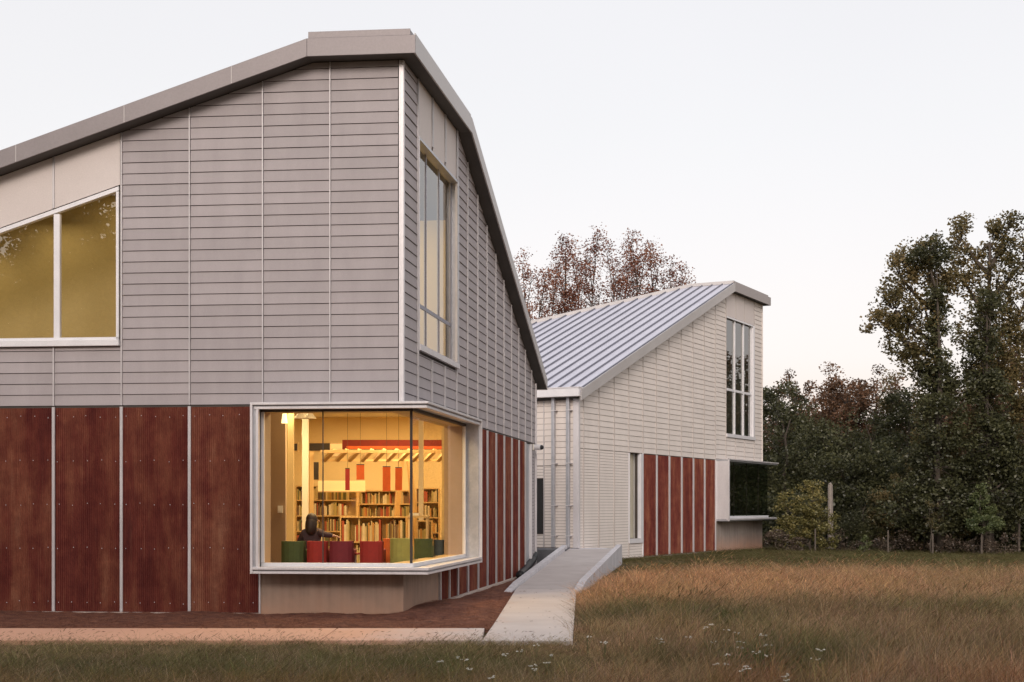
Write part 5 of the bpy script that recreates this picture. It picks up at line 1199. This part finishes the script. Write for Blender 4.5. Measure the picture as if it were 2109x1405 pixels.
for kd, px, Y, top, lab, mt, rz_, wd in L_: put(kd, px, Y, top, lab, mt, rz_, wd)
# the wood goes on to the right beyond the frame (the annex glass mirrors it), and round behind the camera
rg = random.Random(5)
OUT = []
for k in range(16):
    px = 2290 + k * 100; Y = 70 - k * 1.2 + rg.uniform(-3, 3); kd = rg.choice(['spire', 'loose', 'round', 'spire', 'loose']); OUT.append((kd, px, Y))
for i, (kd, px, Y) in enumerate(OUT):
    put(kd, px, Y, HY - (6.5 + rg.uniform(0, 4.5)) * FPX / Y, 'tree of the wood that continues beyond the right side of the view', rg.choice(['leaf_dark', 'leaf_brown', 'leaf_olive']), rg.uniform(0, 6), .8, 'trees of the wood beyond the right edge')
for k in range(15):
    x = -34 + k * 4.6 + rg.uniform(-1, 1); y = -20 - rg.uniform(0, 10) - abs(x) * .1; kd = rg.choice(['round', 'loose', 'loose', 'spire'])
    sc = rg.uniform(1.7, 2.3)
    copy_tree(kinds[kd], (x, y, 0), rg.uniform(0, 6), sc, 'tree standing behind the camera, mirrored in the upper window', 'trees behind the camera', mat=rg.choice(['leaf_brown', 'leaf_olive', 'leaf_dark']))

for k in range(12):
    x = -44 + k * 3.4 + rg.uniform(-1, 1); y = -24 - rg.uniform(0, 8)
    copy_tree(kinds[rg.choice(['loose', 'round', 'loose'])], (x, y, 0), rg.uniform(0, 6), rg.uniform(2.2, 2.9), 'tree standing behind the camera, mirrored in the upper window', 'trees behind the camera', mat=rg.choice(['leaf_brown', 'leaf_olive']))
# sparse autumn trees behind the annex roof
def autumn(px, Y, top, wpx, seed, lab, sparse=2.2):
    x, y = T(px, Y); H = hgt(top, Y); k = Y / FPX; wd = wpx * k; rr = random.Random(seed); lobes = []
    nL = 11
    for i in range(nL):
        f = i / (nL - 1); z = H * (.36 + .60 * f); r = wd * (.50 - .32 * f) ; lobes.append(((rr.uniform(-.62, .62) * wd * (1 - f * .75), rr.uniform(-.3, .3) * wd, z), (max(.5, r * 1.05), max(.5, r * 1.05), H * .055)))
    make_tree('autumn_tree', lab, (x, y, 0), H, lobes, 'leaf_red', .10, 20, .145, sparse * 4.6, .30, .85, 'sparse autumn trees behind the annex roof', seed=seed)
autumn(1082, 92, 528, 60, 31, 'low reddish tree at the left end, nearest the grey gable')
autumn(1110, 90, 560, 80, 32, 'bushy red brown tree low beside the grey gable', 3.0)
autumn(1163, 93, 482, 70, 33, 'slim bare limbed tree second from the grey gable')
autumn(1222, 92, 474, 84, 34, 'tallest reddish tree above the middle of the metal roof', 2.5)
autumn(1262, 95, 500, 70, 35, 'thin reddish tree right of the tallest one above the roof')
autumn(1312, 92, 480, 90, 36, 'broad russet tree above the right half of the metal roof', 2.6)
autumn(1345, 94, 496, 60, 37, 'slender russet tree with a pointed dense top above the roof', 2.6)
autumn(1386, 93, 535, 52, 38, 'small sparse tree second from the right above the roof', 1.6)
autumn(1140, 96, 520, 80, 40, 'thin reddish tree between the bushy one and the slim bare limbed one', 2.0)
autumn(1190, 97, 500, 80, 41, 'airy russet tree just left of the tallest above the roof', 2.0)
autumn(1290, 97, 505, 90, 42, 'airy reddish tree half hidden between two taller ones above the roof', 2.0)
autumn(1405, 97, 548, 60, 43, 'wispy low tree near the right end above the roof', 1.8)
autumn(1420, 95, 565, 50, 39, 'lowest sparse tree at the right end above the roof', 1.4)

# small trees and shrubs at the edge of the field
def sapling(name, label, px, Y, lob, mat, seed, **kw):
    return tree_px(name, label, px, Y, lob, mat, seed, **kw)
sapling('sapling', 'yellow green sapling beside the annex bay window', 1672, 62, [(1672, 1004, 20, 22), (1664, 1036, 32, 28), (1650, 1070, 44, 28), (1688, 1078, 38, 30), (1622, 1050, 22, 40), (1632, 1105, 42, 24), (1700, 1108, 22, 20)], 'leaf_yellow', 41, trunk_r=.05, per=60, leafsize=.10, dens=16, rmin=.14, rmax=.3)
sapling('young_conifer', 'fresh green conical young tree near the right edge', 2022, 61, [(2022, 1008, 10, 14), (2022, 1030, 20, 16), (2024, 1055, 32, 18), (2024, 1080, 40, 20)], 'leaf_fresh', 42, trunk_r=.05, per=80, leafsize=.085, dens=18, rmin=.12, rmax=.26)
sapling('shrub', 'low bright green shrub right of the yellow sapling', 1780, 60, [(1780, 1118, 16, 16)], 'leaf_fresh', 43, trunk_r=.02, per=70, leafsize=.07, dens=14, rmin=.1, rmax=.2, cat='shrub')
sapling('shrub', 'grey green scrub at the foot of the yellow sapling', 1600, 61, [(1600, 1110, 24, 22), (1640, 1122, 24, 14)], 'leaf_dry', 44, trunk_r=.02, per=60, leafsize=.08, dens=24, rmin=.12, rmax=.22, cat='shrub')
sapling('sapling', 'thin brownish sapling tied to the middle stake', 1920, 61, [(1920, 1045, 14, 26), (1922, 1075, 18, 20)], 'leaf_olive', 45, trunk_r=.03, per=40, leafsize=.08, dens=7, rmin=.12, rmax=.24)
for k, (px, dd, lab) in enumerate(((1860, 62.5, 'dry pinkish scrub right of the left stake'), (1955, 62, 'dry brown scrub between the right hand stakes'), (2065, 62, 'dry pinkish scrub at the right edge of the field'), (1730, 63, 'dry brown scrub between yellow sapling and green shrub'), (1810, 62.5, 'pale dry scrub right of the low green shrub'), (2005, 61.5, 'pale dry scrub below the conical young tree'))):
    sapling('scrub', lab, px, dd, [(px - 26, 1126, 20, 12), (px + 15, 1120 + 6 * (k % 2), 22, 14 + 5 * (k % 3)), (px - 4, 1108 + 9 * (k % 3), 12, 12 + 6 * (k % 2))], 'leaf_dry', 50 + k, trunk_r=.02, per=30, leafsize=.085, dens=15, rmin=.14, rmax=.34, cat='shrub', group='dry scrub along the field edge')
# stakes, dead trunk, bare pale branches
for k, (px, py0, Y, lab) in enumerate(((1829, 1093, 60.5, 'wooden stake left of the middle one, between dry bushes'), (1921, 1100, 60, 'wooden stake at the middle, holding the thin sapling'), (2022, 1096, 60.5, 'wooden stake below the conical young tree'), (1679, 1090, 61.2, 'pale stake under the yellow sapling'))):
    x, y = T(px, Y); z = gz(x, y); top = hgt(py0, Y); mb = MB(); mb.tube([(x, y, z - .3), (x, y, top)], [.038, .032], 8); mb.tube([(x, y, top), (x, y, top + .02)], [.032, .012], 8)
    tag(mb.build('stake', 'post_wood'), lab, 'stake', 'wooden stakes along the field edge')
mb = MB(); p0, p1 = at(1711, 1075, 64.5), at(1710, 998, 64.5); p0.z = 0; mb.tube([p0, p0.lerp(p1, .6), p1], [.15, .12, .11], 9); mb.tube([p1, p1 + Vector((.03, 0, .08))], [.10, .03], 7)
tag(mb.build('dead_trunk', 'bark_pale'), 'pale broken trunk standing behind the yellow sapling', 'dead tree')
t = thing('bare_tree', 'leafless pale branches at the right edge in front of the wood', 'dead tree', (*T(2098, 65), 0)); mb = MB(); rr = random.Random(3)
def branch(p, d, ln, r, dep):
    ln *= .8
    pts = [p]; q = Vector(p); dd = Vector(d)
    for k in range(4): dd = (dd + Vector((rr.uniform(-.3, .3), rr.uniform(-.3, .3), rr.uniform(-.2, .25)))).normalized(); q = q + dd * ln / 4; pts.append(q.copy())
    mb.tube(pts, [r * (1 - .18 * k) for k in range(5)], 5)
    if dep:
        for k in (2, 3, 4): branch(pts[k], (dd + Vector((rr.uniform(-.9, .9), rr.uniform(-.5, .5), rr.uniform(-.3, .7)))).normalized(), ln * .62, r * .5, dep - 1)
bx, byy = T(2098, 65); mb.tube([(bx, byy, -.3), (bx + .05, byy, 2.4)], [.06, .045], 6); branch(Vector((bx + .05, byy, 2.3)), Vector((-.55, 0, .75)), 2.0, .04, 3); branch(Vector((bx + .05, byy, 2.3)), Vector((.2, 0, .9)), 1.8, .035, 2)
mb.build('branches', 'post_wood', t)

# far wood: one uncountable mass that closes the horizon
rng = np.random.default_rng(77); cs_, rs_ = [], []
for k in range(1500):
    x = rng.uniform(8, 62); y = 92 + rng.uniform(-4, 8) - max(0, x - 30) * .35; z = rng.uniform(0, 1) ** .8 * (7.2 + 1.2 * math.sin(x * .7) + .8 * math.sin(x * 1.9))
    cs_.append((x, y, z)); rs_.append(rng.uniform(.7, 1.3))
V = leaf_cards(rng, cs_, rs_, 60, .34); o = np_mesh('far_wood', V, 4, 'leaf_brown'); o['kind'] = 'stuff'
cs_, rs_ = [], []
for k in range(900):   # undergrowth closing the foot of the wood
    x = rng.uniform(11, 50); y = 70 + rng.uniform(-5, 8) - max(0, x - 30) * .3; z = rng.uniform(-.2, 2.6)
    cs_.append((x, y, z)); rs_.append(rng.uniform(.5, .9))
V = leaf_cards(rng, cs_, rs_, 60, .2); o = np_mesh('undergrowth', V, 4, 'leaf_dark'); o['kind'] = 'stuff'

# ------------------------------------------------------------------ grass
def tuft(seed, nb, rad, h, wd, lean_):
    rng = np.random.default_rng(seed); vs = []
    for k in range(nb):
        a, r = rng.uniform(0, 6.283), rad * math.sqrt(rng.uniform(0, 1)); b = np.array([math.cos(a) * r, math.sin(a) * r, 0])
        hh_ = h * rng.uniform(.5, 1.1); la = rng.uniform(0, 6.283); ln = np.array([math.cos(la), math.sin(la), 0]) * hh_ * rng.uniform(.1, lean_) + np.array([.12, 0, 0]) * hh_
        fa = rng.uniform(0, 3.14); w_ = np.array([math.cos(fa), math.sin(fa), 0]) * wd * rng.uniform(.7, 1.3)
        m1 = b + ln * .35 + np.array([0, 0, hh_ * .55]); tip = b + ln + np.array([0, 0, hh_])
        vs += [b - w_, b + w_, m1 + w_ * .8, m1 - w_ * .8, m1 - w_ * .8, m1 + w_ * .8, tip + w_ * .35, tip - w_ * .35]
    V = np.array(vs); return V
def seed_heads(V):
    out = [V]
    for q in V.reshape(-1, 8, 3):
        tip = (q[6] + q[7]) / 2; base = (q[2] + q[3]) / 2; d = (tip - base) * .34; s_ = np.array([d[2], 0, -d[0]]); s_ = s_ / (np.linalg.norm(s_) + 1e-9) * .0045; s2 = np.array([0, .0045, 0])
        for w_ in (s_, s2): out.append(np.array([tip - d * .1, tip + d * .45 + w_, tip + d, tip + d * .45 - w_, tip - d * .1, tip + d * .5 + w_, tip + d, tip + d * .5 - w_]))
    return np.concatenate(out)
tcol = bpy.data.collections.new('grass_tufts')
for k, (nb, rad, h, wd, le) in enumerate(((22, .10, 1.0, .0028, .35), (18, .12, .9, .0032, .55), (26, .09, .75, .0025, .4), (14, .14, 1.1, .0024, .5), (7, .10, 1.3, .0016, .5))):
    V = tuft(100 + k, nb, rad, 1.0, wd, le); V[:, 2] *= h
    if k == 4: V = seed_heads(V)
    me = bpy.data.meshes.new('tuft'); n = len(V); me.vertices.add(n); me.vertices.foreach_set('co', V.astype(np.float32).ravel()); 
    idx = np.arange(n).reshape(-1, 8); nbl = nb if k == 4 else len(idx); idx[:nbl, 4] = idx[:nbl, 3]; idx[:nbl, 5] = idx[:nbl, 2]; idx = idx.ravel().astype(np.int32)
    me.loops.add(n); me.loops.foreach_set('vertex_index', idx); me.polygons.add(n // 4); me.polygons.foreach_set('loop_start', np.arange(0, n, 4, dtype=np.int32)); me.update(calc_edges=True)
    me.materials.append(M['grass']); o = bpy.data.objects.new('tuft_%d' % k, me); tcol.objects.link(o)
def in_poly(x, y, P):
    c = np.zeros(len(x), bool)
    for i in range(len(P)):
        (x1, y1), (x2, y2) = P[i], P[(i + 1) % len(P)]
        cond = ((y1 > y) != (y2 > y)) & (x < (x2 - x1) * (y - y1) / (y2 - y1 + 1e-12) + x1); c ^= cond
    return c
def sample(n, x0, x1, y0, y1): return RNG.uniform(x0, x1, n), RNG.uniform(y0, y1, n)
gx, gy = [], []
for y0, y1, dens in ((13.5, 20, 75), (20, 28, 55), (28, 38, 36), (38, 52, 24), (52, 66, 16)):
    hw = .40 * y1 + 1.5; n = int(dens * 2 * hw * (y1 - y0)); x, y = sample(n, -hw, hw, y0, y1); gx.append(x); gy.append(y)
gx, gy = np.concatenate(gx), np.concatenate(gy)
bed = [(-30, 20.12), (0.86, 20.08), (1.50, 32.45), (1.68, 32.6), (3.62, 46.6), (2.3, 47.5), (L2.p(L2END + .2, 0)[0], L2.p(L2END + .2, 0)[1]), (6, 90), (-30, 90)]
bad = in_poly(gx, gy, bed)
gx, gy = gx[~bad], gy[~bad]
def wall_dist(x, y): return (x - C2[0]) * L2.n.x + (y - C2[1]) * L2.n.y
ok = wall_dist(gx, gy) > 0.05
ok |= gy < 45; gx, gy = gx[ok], gy[ok]
n = len(gx)
nz = np.array([mnoise.noise(Vector((a * .22, b * .16, 0))) for a, b in zip(gx, gy)])
nz2 = np.array([mnoise.noise(Vector((a * .9, b * .6, 7))) for a, b in zip(gx, gy)])
nz3 = np.array([mnoise.noise(Vector((a * .45 + 9, b * .30, 3))) for a, b in zip(gx, gy)])
nz4 = np.array([mnoise.noise(Vector((a * 2.6, b * 1.9, 11))) for a, b in zip(gx, gy)])
hsc = .35 + .17 * nz2 + .24 * nz4 + RNG.uniform(-.06, .08, n)
near = np.clip((gy - 20.0) / 6, 0, 1); hsc = np.where(gx < 0.9, np.where(gy < 20.3, .13 + .08 * nz2 + .05 * RNG.uniform(-1, 1, n) + .10 * np.clip((19.3 - gy) / 3, 0, 1), hsc), hsc)
d_path = np.clip((gx - (0.85 + (gy - 20.1) * .049)) / 1.0, 0, 1); hsc = np.where((gx > .8) & (gy < 33), hsc * (.45 + .55 * d_path), hsc)
e_r = gx - (1.64 + (gy - 32.5) * .1376); hsc = np.where((gy >= 32.4) & (gy < 48), hsc * (.22 + .78 * np.clip(e_r / 1.6, 0, 1)), hsc)
wd_ = wall_dist(gx, gy)
mown = np.clip((gy - (39.5 + 1.6 * nz3 + 1.0 * nz)) / 2.5, 0, 1)
hsc = hsc * (1 - .78 * mown)
tan = np.array((.56, .335, .18)); dry = np.array((.37, .255, .145)); brown = np.array((.24, .17, .095)); olive = np.array((.17, .155, .068)); green = np.array((.085, .095, .042)); rust = np.array((.33, .165, .08)); pink = np.array((.42, .29, .21))
def lerp3(a, b, t): t = np.clip(t, 0, 1)[:, None]; return a * (1 - t) + b * t
def band(lo, hi, soft): return np.clip((gy + 1.3 * nz3 - lo) / soft, 0, 1) * np.clip((hi - gy - 1.3 * nz) / soft, 0, 1)
c = lerp3(np.tile(brown, (n, 1)), dry, .45 + 1.6 * nz)                      # mixed dry field
c = lerp3(c, olive, np.clip(nz3 * 3.0 + .15, 0, .85))
c = lerp3(c, tan, band(25.5, 40, 3.0) * np.clip(1.0 - (gx - 6) / 9, .35, 1) * .9)   # pale dry belt, strongest near the ramp
c = lerp3(c, green, band(21.8, 25.6, 1.2) * np.clip(1 - (gx - 3.6) / 2.0, 0, 1) * .85)
c = lerp3(c, dry, band(19.2, 21.4, .9) * .6)
c = lerp3(c, green, band(15.6, 18.4, .9) * np.clip(1 - (gx - 3.2) / 1.5, .25, 1) * .75)
c = lerp3(c, rust, np.clip((15.8 - gy + 1.5 * nz3) / .8, 0, 1) * np.clip(.5 + 2.4 * nz2, 0, .8))
c = lerp3(c, olive * .8, mown * .9)
c = c * (1 + .55 * nz4)[:, None]
c = lerp3(c, olive * 1.25, np.where((gx < 0.7) & (gy < 20.5), .55, 0) * np.clip(.7 + nz2, 0, 1))
c = lerp3(c, pink, np.where(RNG.uniform(0, 1, n) < .20, .6, 0) * (1 - mown))
c = c * RNG.uniform(.6, 1.4, (n, 1)) * (1 + .06 * RNG.normal(0, 1, (n, 3)))
me = bpy.data.meshes.new('field_grass'); me.vertices.add(n)
zz = np.array([ground_z(a, b) for a, b in zip(gx, gy)]) - .03
me.vertices.foreach_set('co', np.stack([gx, gy, zz], 1).astype(np.float32).ravel())
a = me.attributes.new('tint', 'FLOAT_COLOR', 'POINT'); a.data.foreach_set('color', np.concatenate([np.clip(c, .01, 1), np.ones((n, 1))], 1).astype(np.float32).ravel())
wf = np.clip(gy / 22, .8, 2.6)
a = me.attributes.new('scl', 'FLOAT_VECTOR', 'POINT'); a.data.foreach_set('vector', np.stack([wf, wf, np.clip(hsc, .04, 1)], 1).astype(np.float32).ravel())
a = me.attributes.new('rot', 'FLOAT_VECTOR', 'POINT'); a.data.foreach_set('vector', np.stack([RNG.normal(0, .07, n), .10 + RNG.normal(0, .07, n), RNG.normal(0, .6, n)], 1).astype(np.float32).ravel())
a = me.attributes.new('pick', 'INT', 'POINT'); a.data.foreach_set('value', np.where(RNG.uniform(0, 1, n) < .13 * (1 - mown), 4, RNG.integers(0, 4, n)).astype(np.int32))
fo = bpy.data.objects.new('field_grass', me); COL.objects.link(fo); fo['kind'] = 'stuff'
ng = bpy.data.node_groups.new('grass_scatter', 'GeometryNodeTree')
ng.interface.new_socket('Geometry', in_out='INPUT', socket_type='NodeSocketGeometry'); ng.interface.new_socket('Geometry', in_out='OUTPUT', socket_type='NodeSocketGeometry')
gi, go = ng.nodes.new('NodeGroupInput'), ng.nodes.new('NodeGroupOutput')
ci = ng.nodes.new('GeometryNodeCollectionInfo'); ci.inputs['Collection'].default_value = tcol; ci.inputs['Separate Children'].default_value = True; ci.inputs['Reset Children'].default_value = True
ip = ng.nodes.new('GeometryNodeInstanceOnPoints'); ip.inputs['Pick Instance'].default_value = True
def named(nm, ty):
    q = ng.nodes.new('GeometryNodeInputNamedAttribute'); q.data_type = ty; q.inputs['Name'].default_value = nm; return q.outputs['Attribute']
ng.links.new(gi.outputs[0], ip.inputs['Points']); ng.links.new(ci.outputs[0], ip.inputs['Instance'])
ng.links.new(named('pick', 'INT'), ip.inputs['Instance Index']); ng.links.new(named('scl', 'FLOAT_VECTOR'), ip.inputs['Scale'])
er = ng.nodes.new('FunctionNodeEulerToRotation'); ng.links.new(named('rot', 'FLOAT_VECTOR'), er.inputs[0]); ng.links.new(er.outputs[0], ip.inputs['Rotation'])
ng.links.new(ip.outputs[0], go.inputs[0])
md = fo.modifiers.new('scatter', 'NODES'); md.node_group = ng
print('grass tufts', n)

# white wild flowers: stalks with flat clustered heads
def flower(px, py, Y, seed):
    p = at(px, py, Y); x, y = p.x, p.y; z0 = ground_z(x, y) - .02; rr = random.Random(seed)
    t = thing('wildflower', 'white flat topped wildflower standing in the grass near the path end', 'flower', (x, y, z0), 'white wildflowers in the near grass')
    mb = MB(); hb = MB()
    for k in range(rr.randint(3, 5)):
        tx, ty = x + rr.uniform(-.045, .045), y + rr.uniform(-.05, .05); tz = p.z + rr.uniform(-.012, .012)
        mb.tube([(x, y, z0), ((x + tx) / 2, (y + ty) / 2, z0 + (tz - z0) * .65), (tx, ty, tz)], [.003, .0025, .0015], 4)
        for q in range(5): hb.ball((tx + rr.uniform(-.012, .012), ty + rr.uniform(-.012, .012), tz + rr.uniform(0, .008)), rr.uniform(.005, .009), 6, 4, (1, 1, .6))
    mb.build('stem', 'leaf_fresh', t); hb.build('flower_head', 'flower_white', t)
FL = [(1465, 1287), (1450, 1294), (1497, 1297), (1520, 1305), (1417, 1313), (1356, 1316), (1573, 1308), (1525, 1322), (1470, 1323), (1525, 1334), (1583, 1329), (1560, 1344), (1583, 1351), (1500, 1350), (1365, 1324),
      (1500, 1369), (1470, 1368), (1533, 1372), (1530, 1382), (1545, 1378), (1620, 1392), (1210, 1312), (1104, 1330), (1068, 1342), (1040, 1350), (1130, 1350), (1098, 1372), (1103, 1380), (940, 1355), (958, 1360), (965, 1379), (1622, 1402), (1680, 1358), (1690, 1340), (1010, 1395), (905, 1362), (1128, 1366), (1245, 1324)]
for i, (a, b) in enumerate(FL):
    # distance so that the head stands about 0.3 m above the ground
    hz = .27 if a > 1190 else .17
    Y = (EYE - hz) * FPX / (b - HY)
    if a < 1190 and Y > 19.9: Y = 19.8
    flower(a, b, Y, i)

# fallen leaves blown onto the path, the strip and the foot of the wall
rl = np.random.default_rng(4); cl = []
for k in range(260):
    if k < 110: x, y, z = rl.uniform(-9, -.4), rl.uniform(20.3, 22.1), .056
    elif k < 190:
        y = rl.uniform(20.4, 32.3); x = pl(y) + (pr(y) - pl(y)) * rl.uniform(.02, .98) ** (1.6 if k % 2 else .6); z = .056
    else:
        u = rl.uniform(2.7, 9); q = F1.p(u, 0, rl.uniform(.15, .9)); x, y, z = q[0], q[1], .075
    cl.append((x, y, z))
V = leaf_cards(rl, cl, np.full(len(cl), .002), 1, .06)
V = V.reshape(-1, 4, 3); cz = np.array(cl)[:, None, 2]; V[:, :, 2] = cz + np.abs(V[:, :, 2] - cz) * .35; o = np_mesh('fallen_leaves', V.reshape(-1, 3), 4, 'leaf_brown'); o['kind'] = 'stuff'
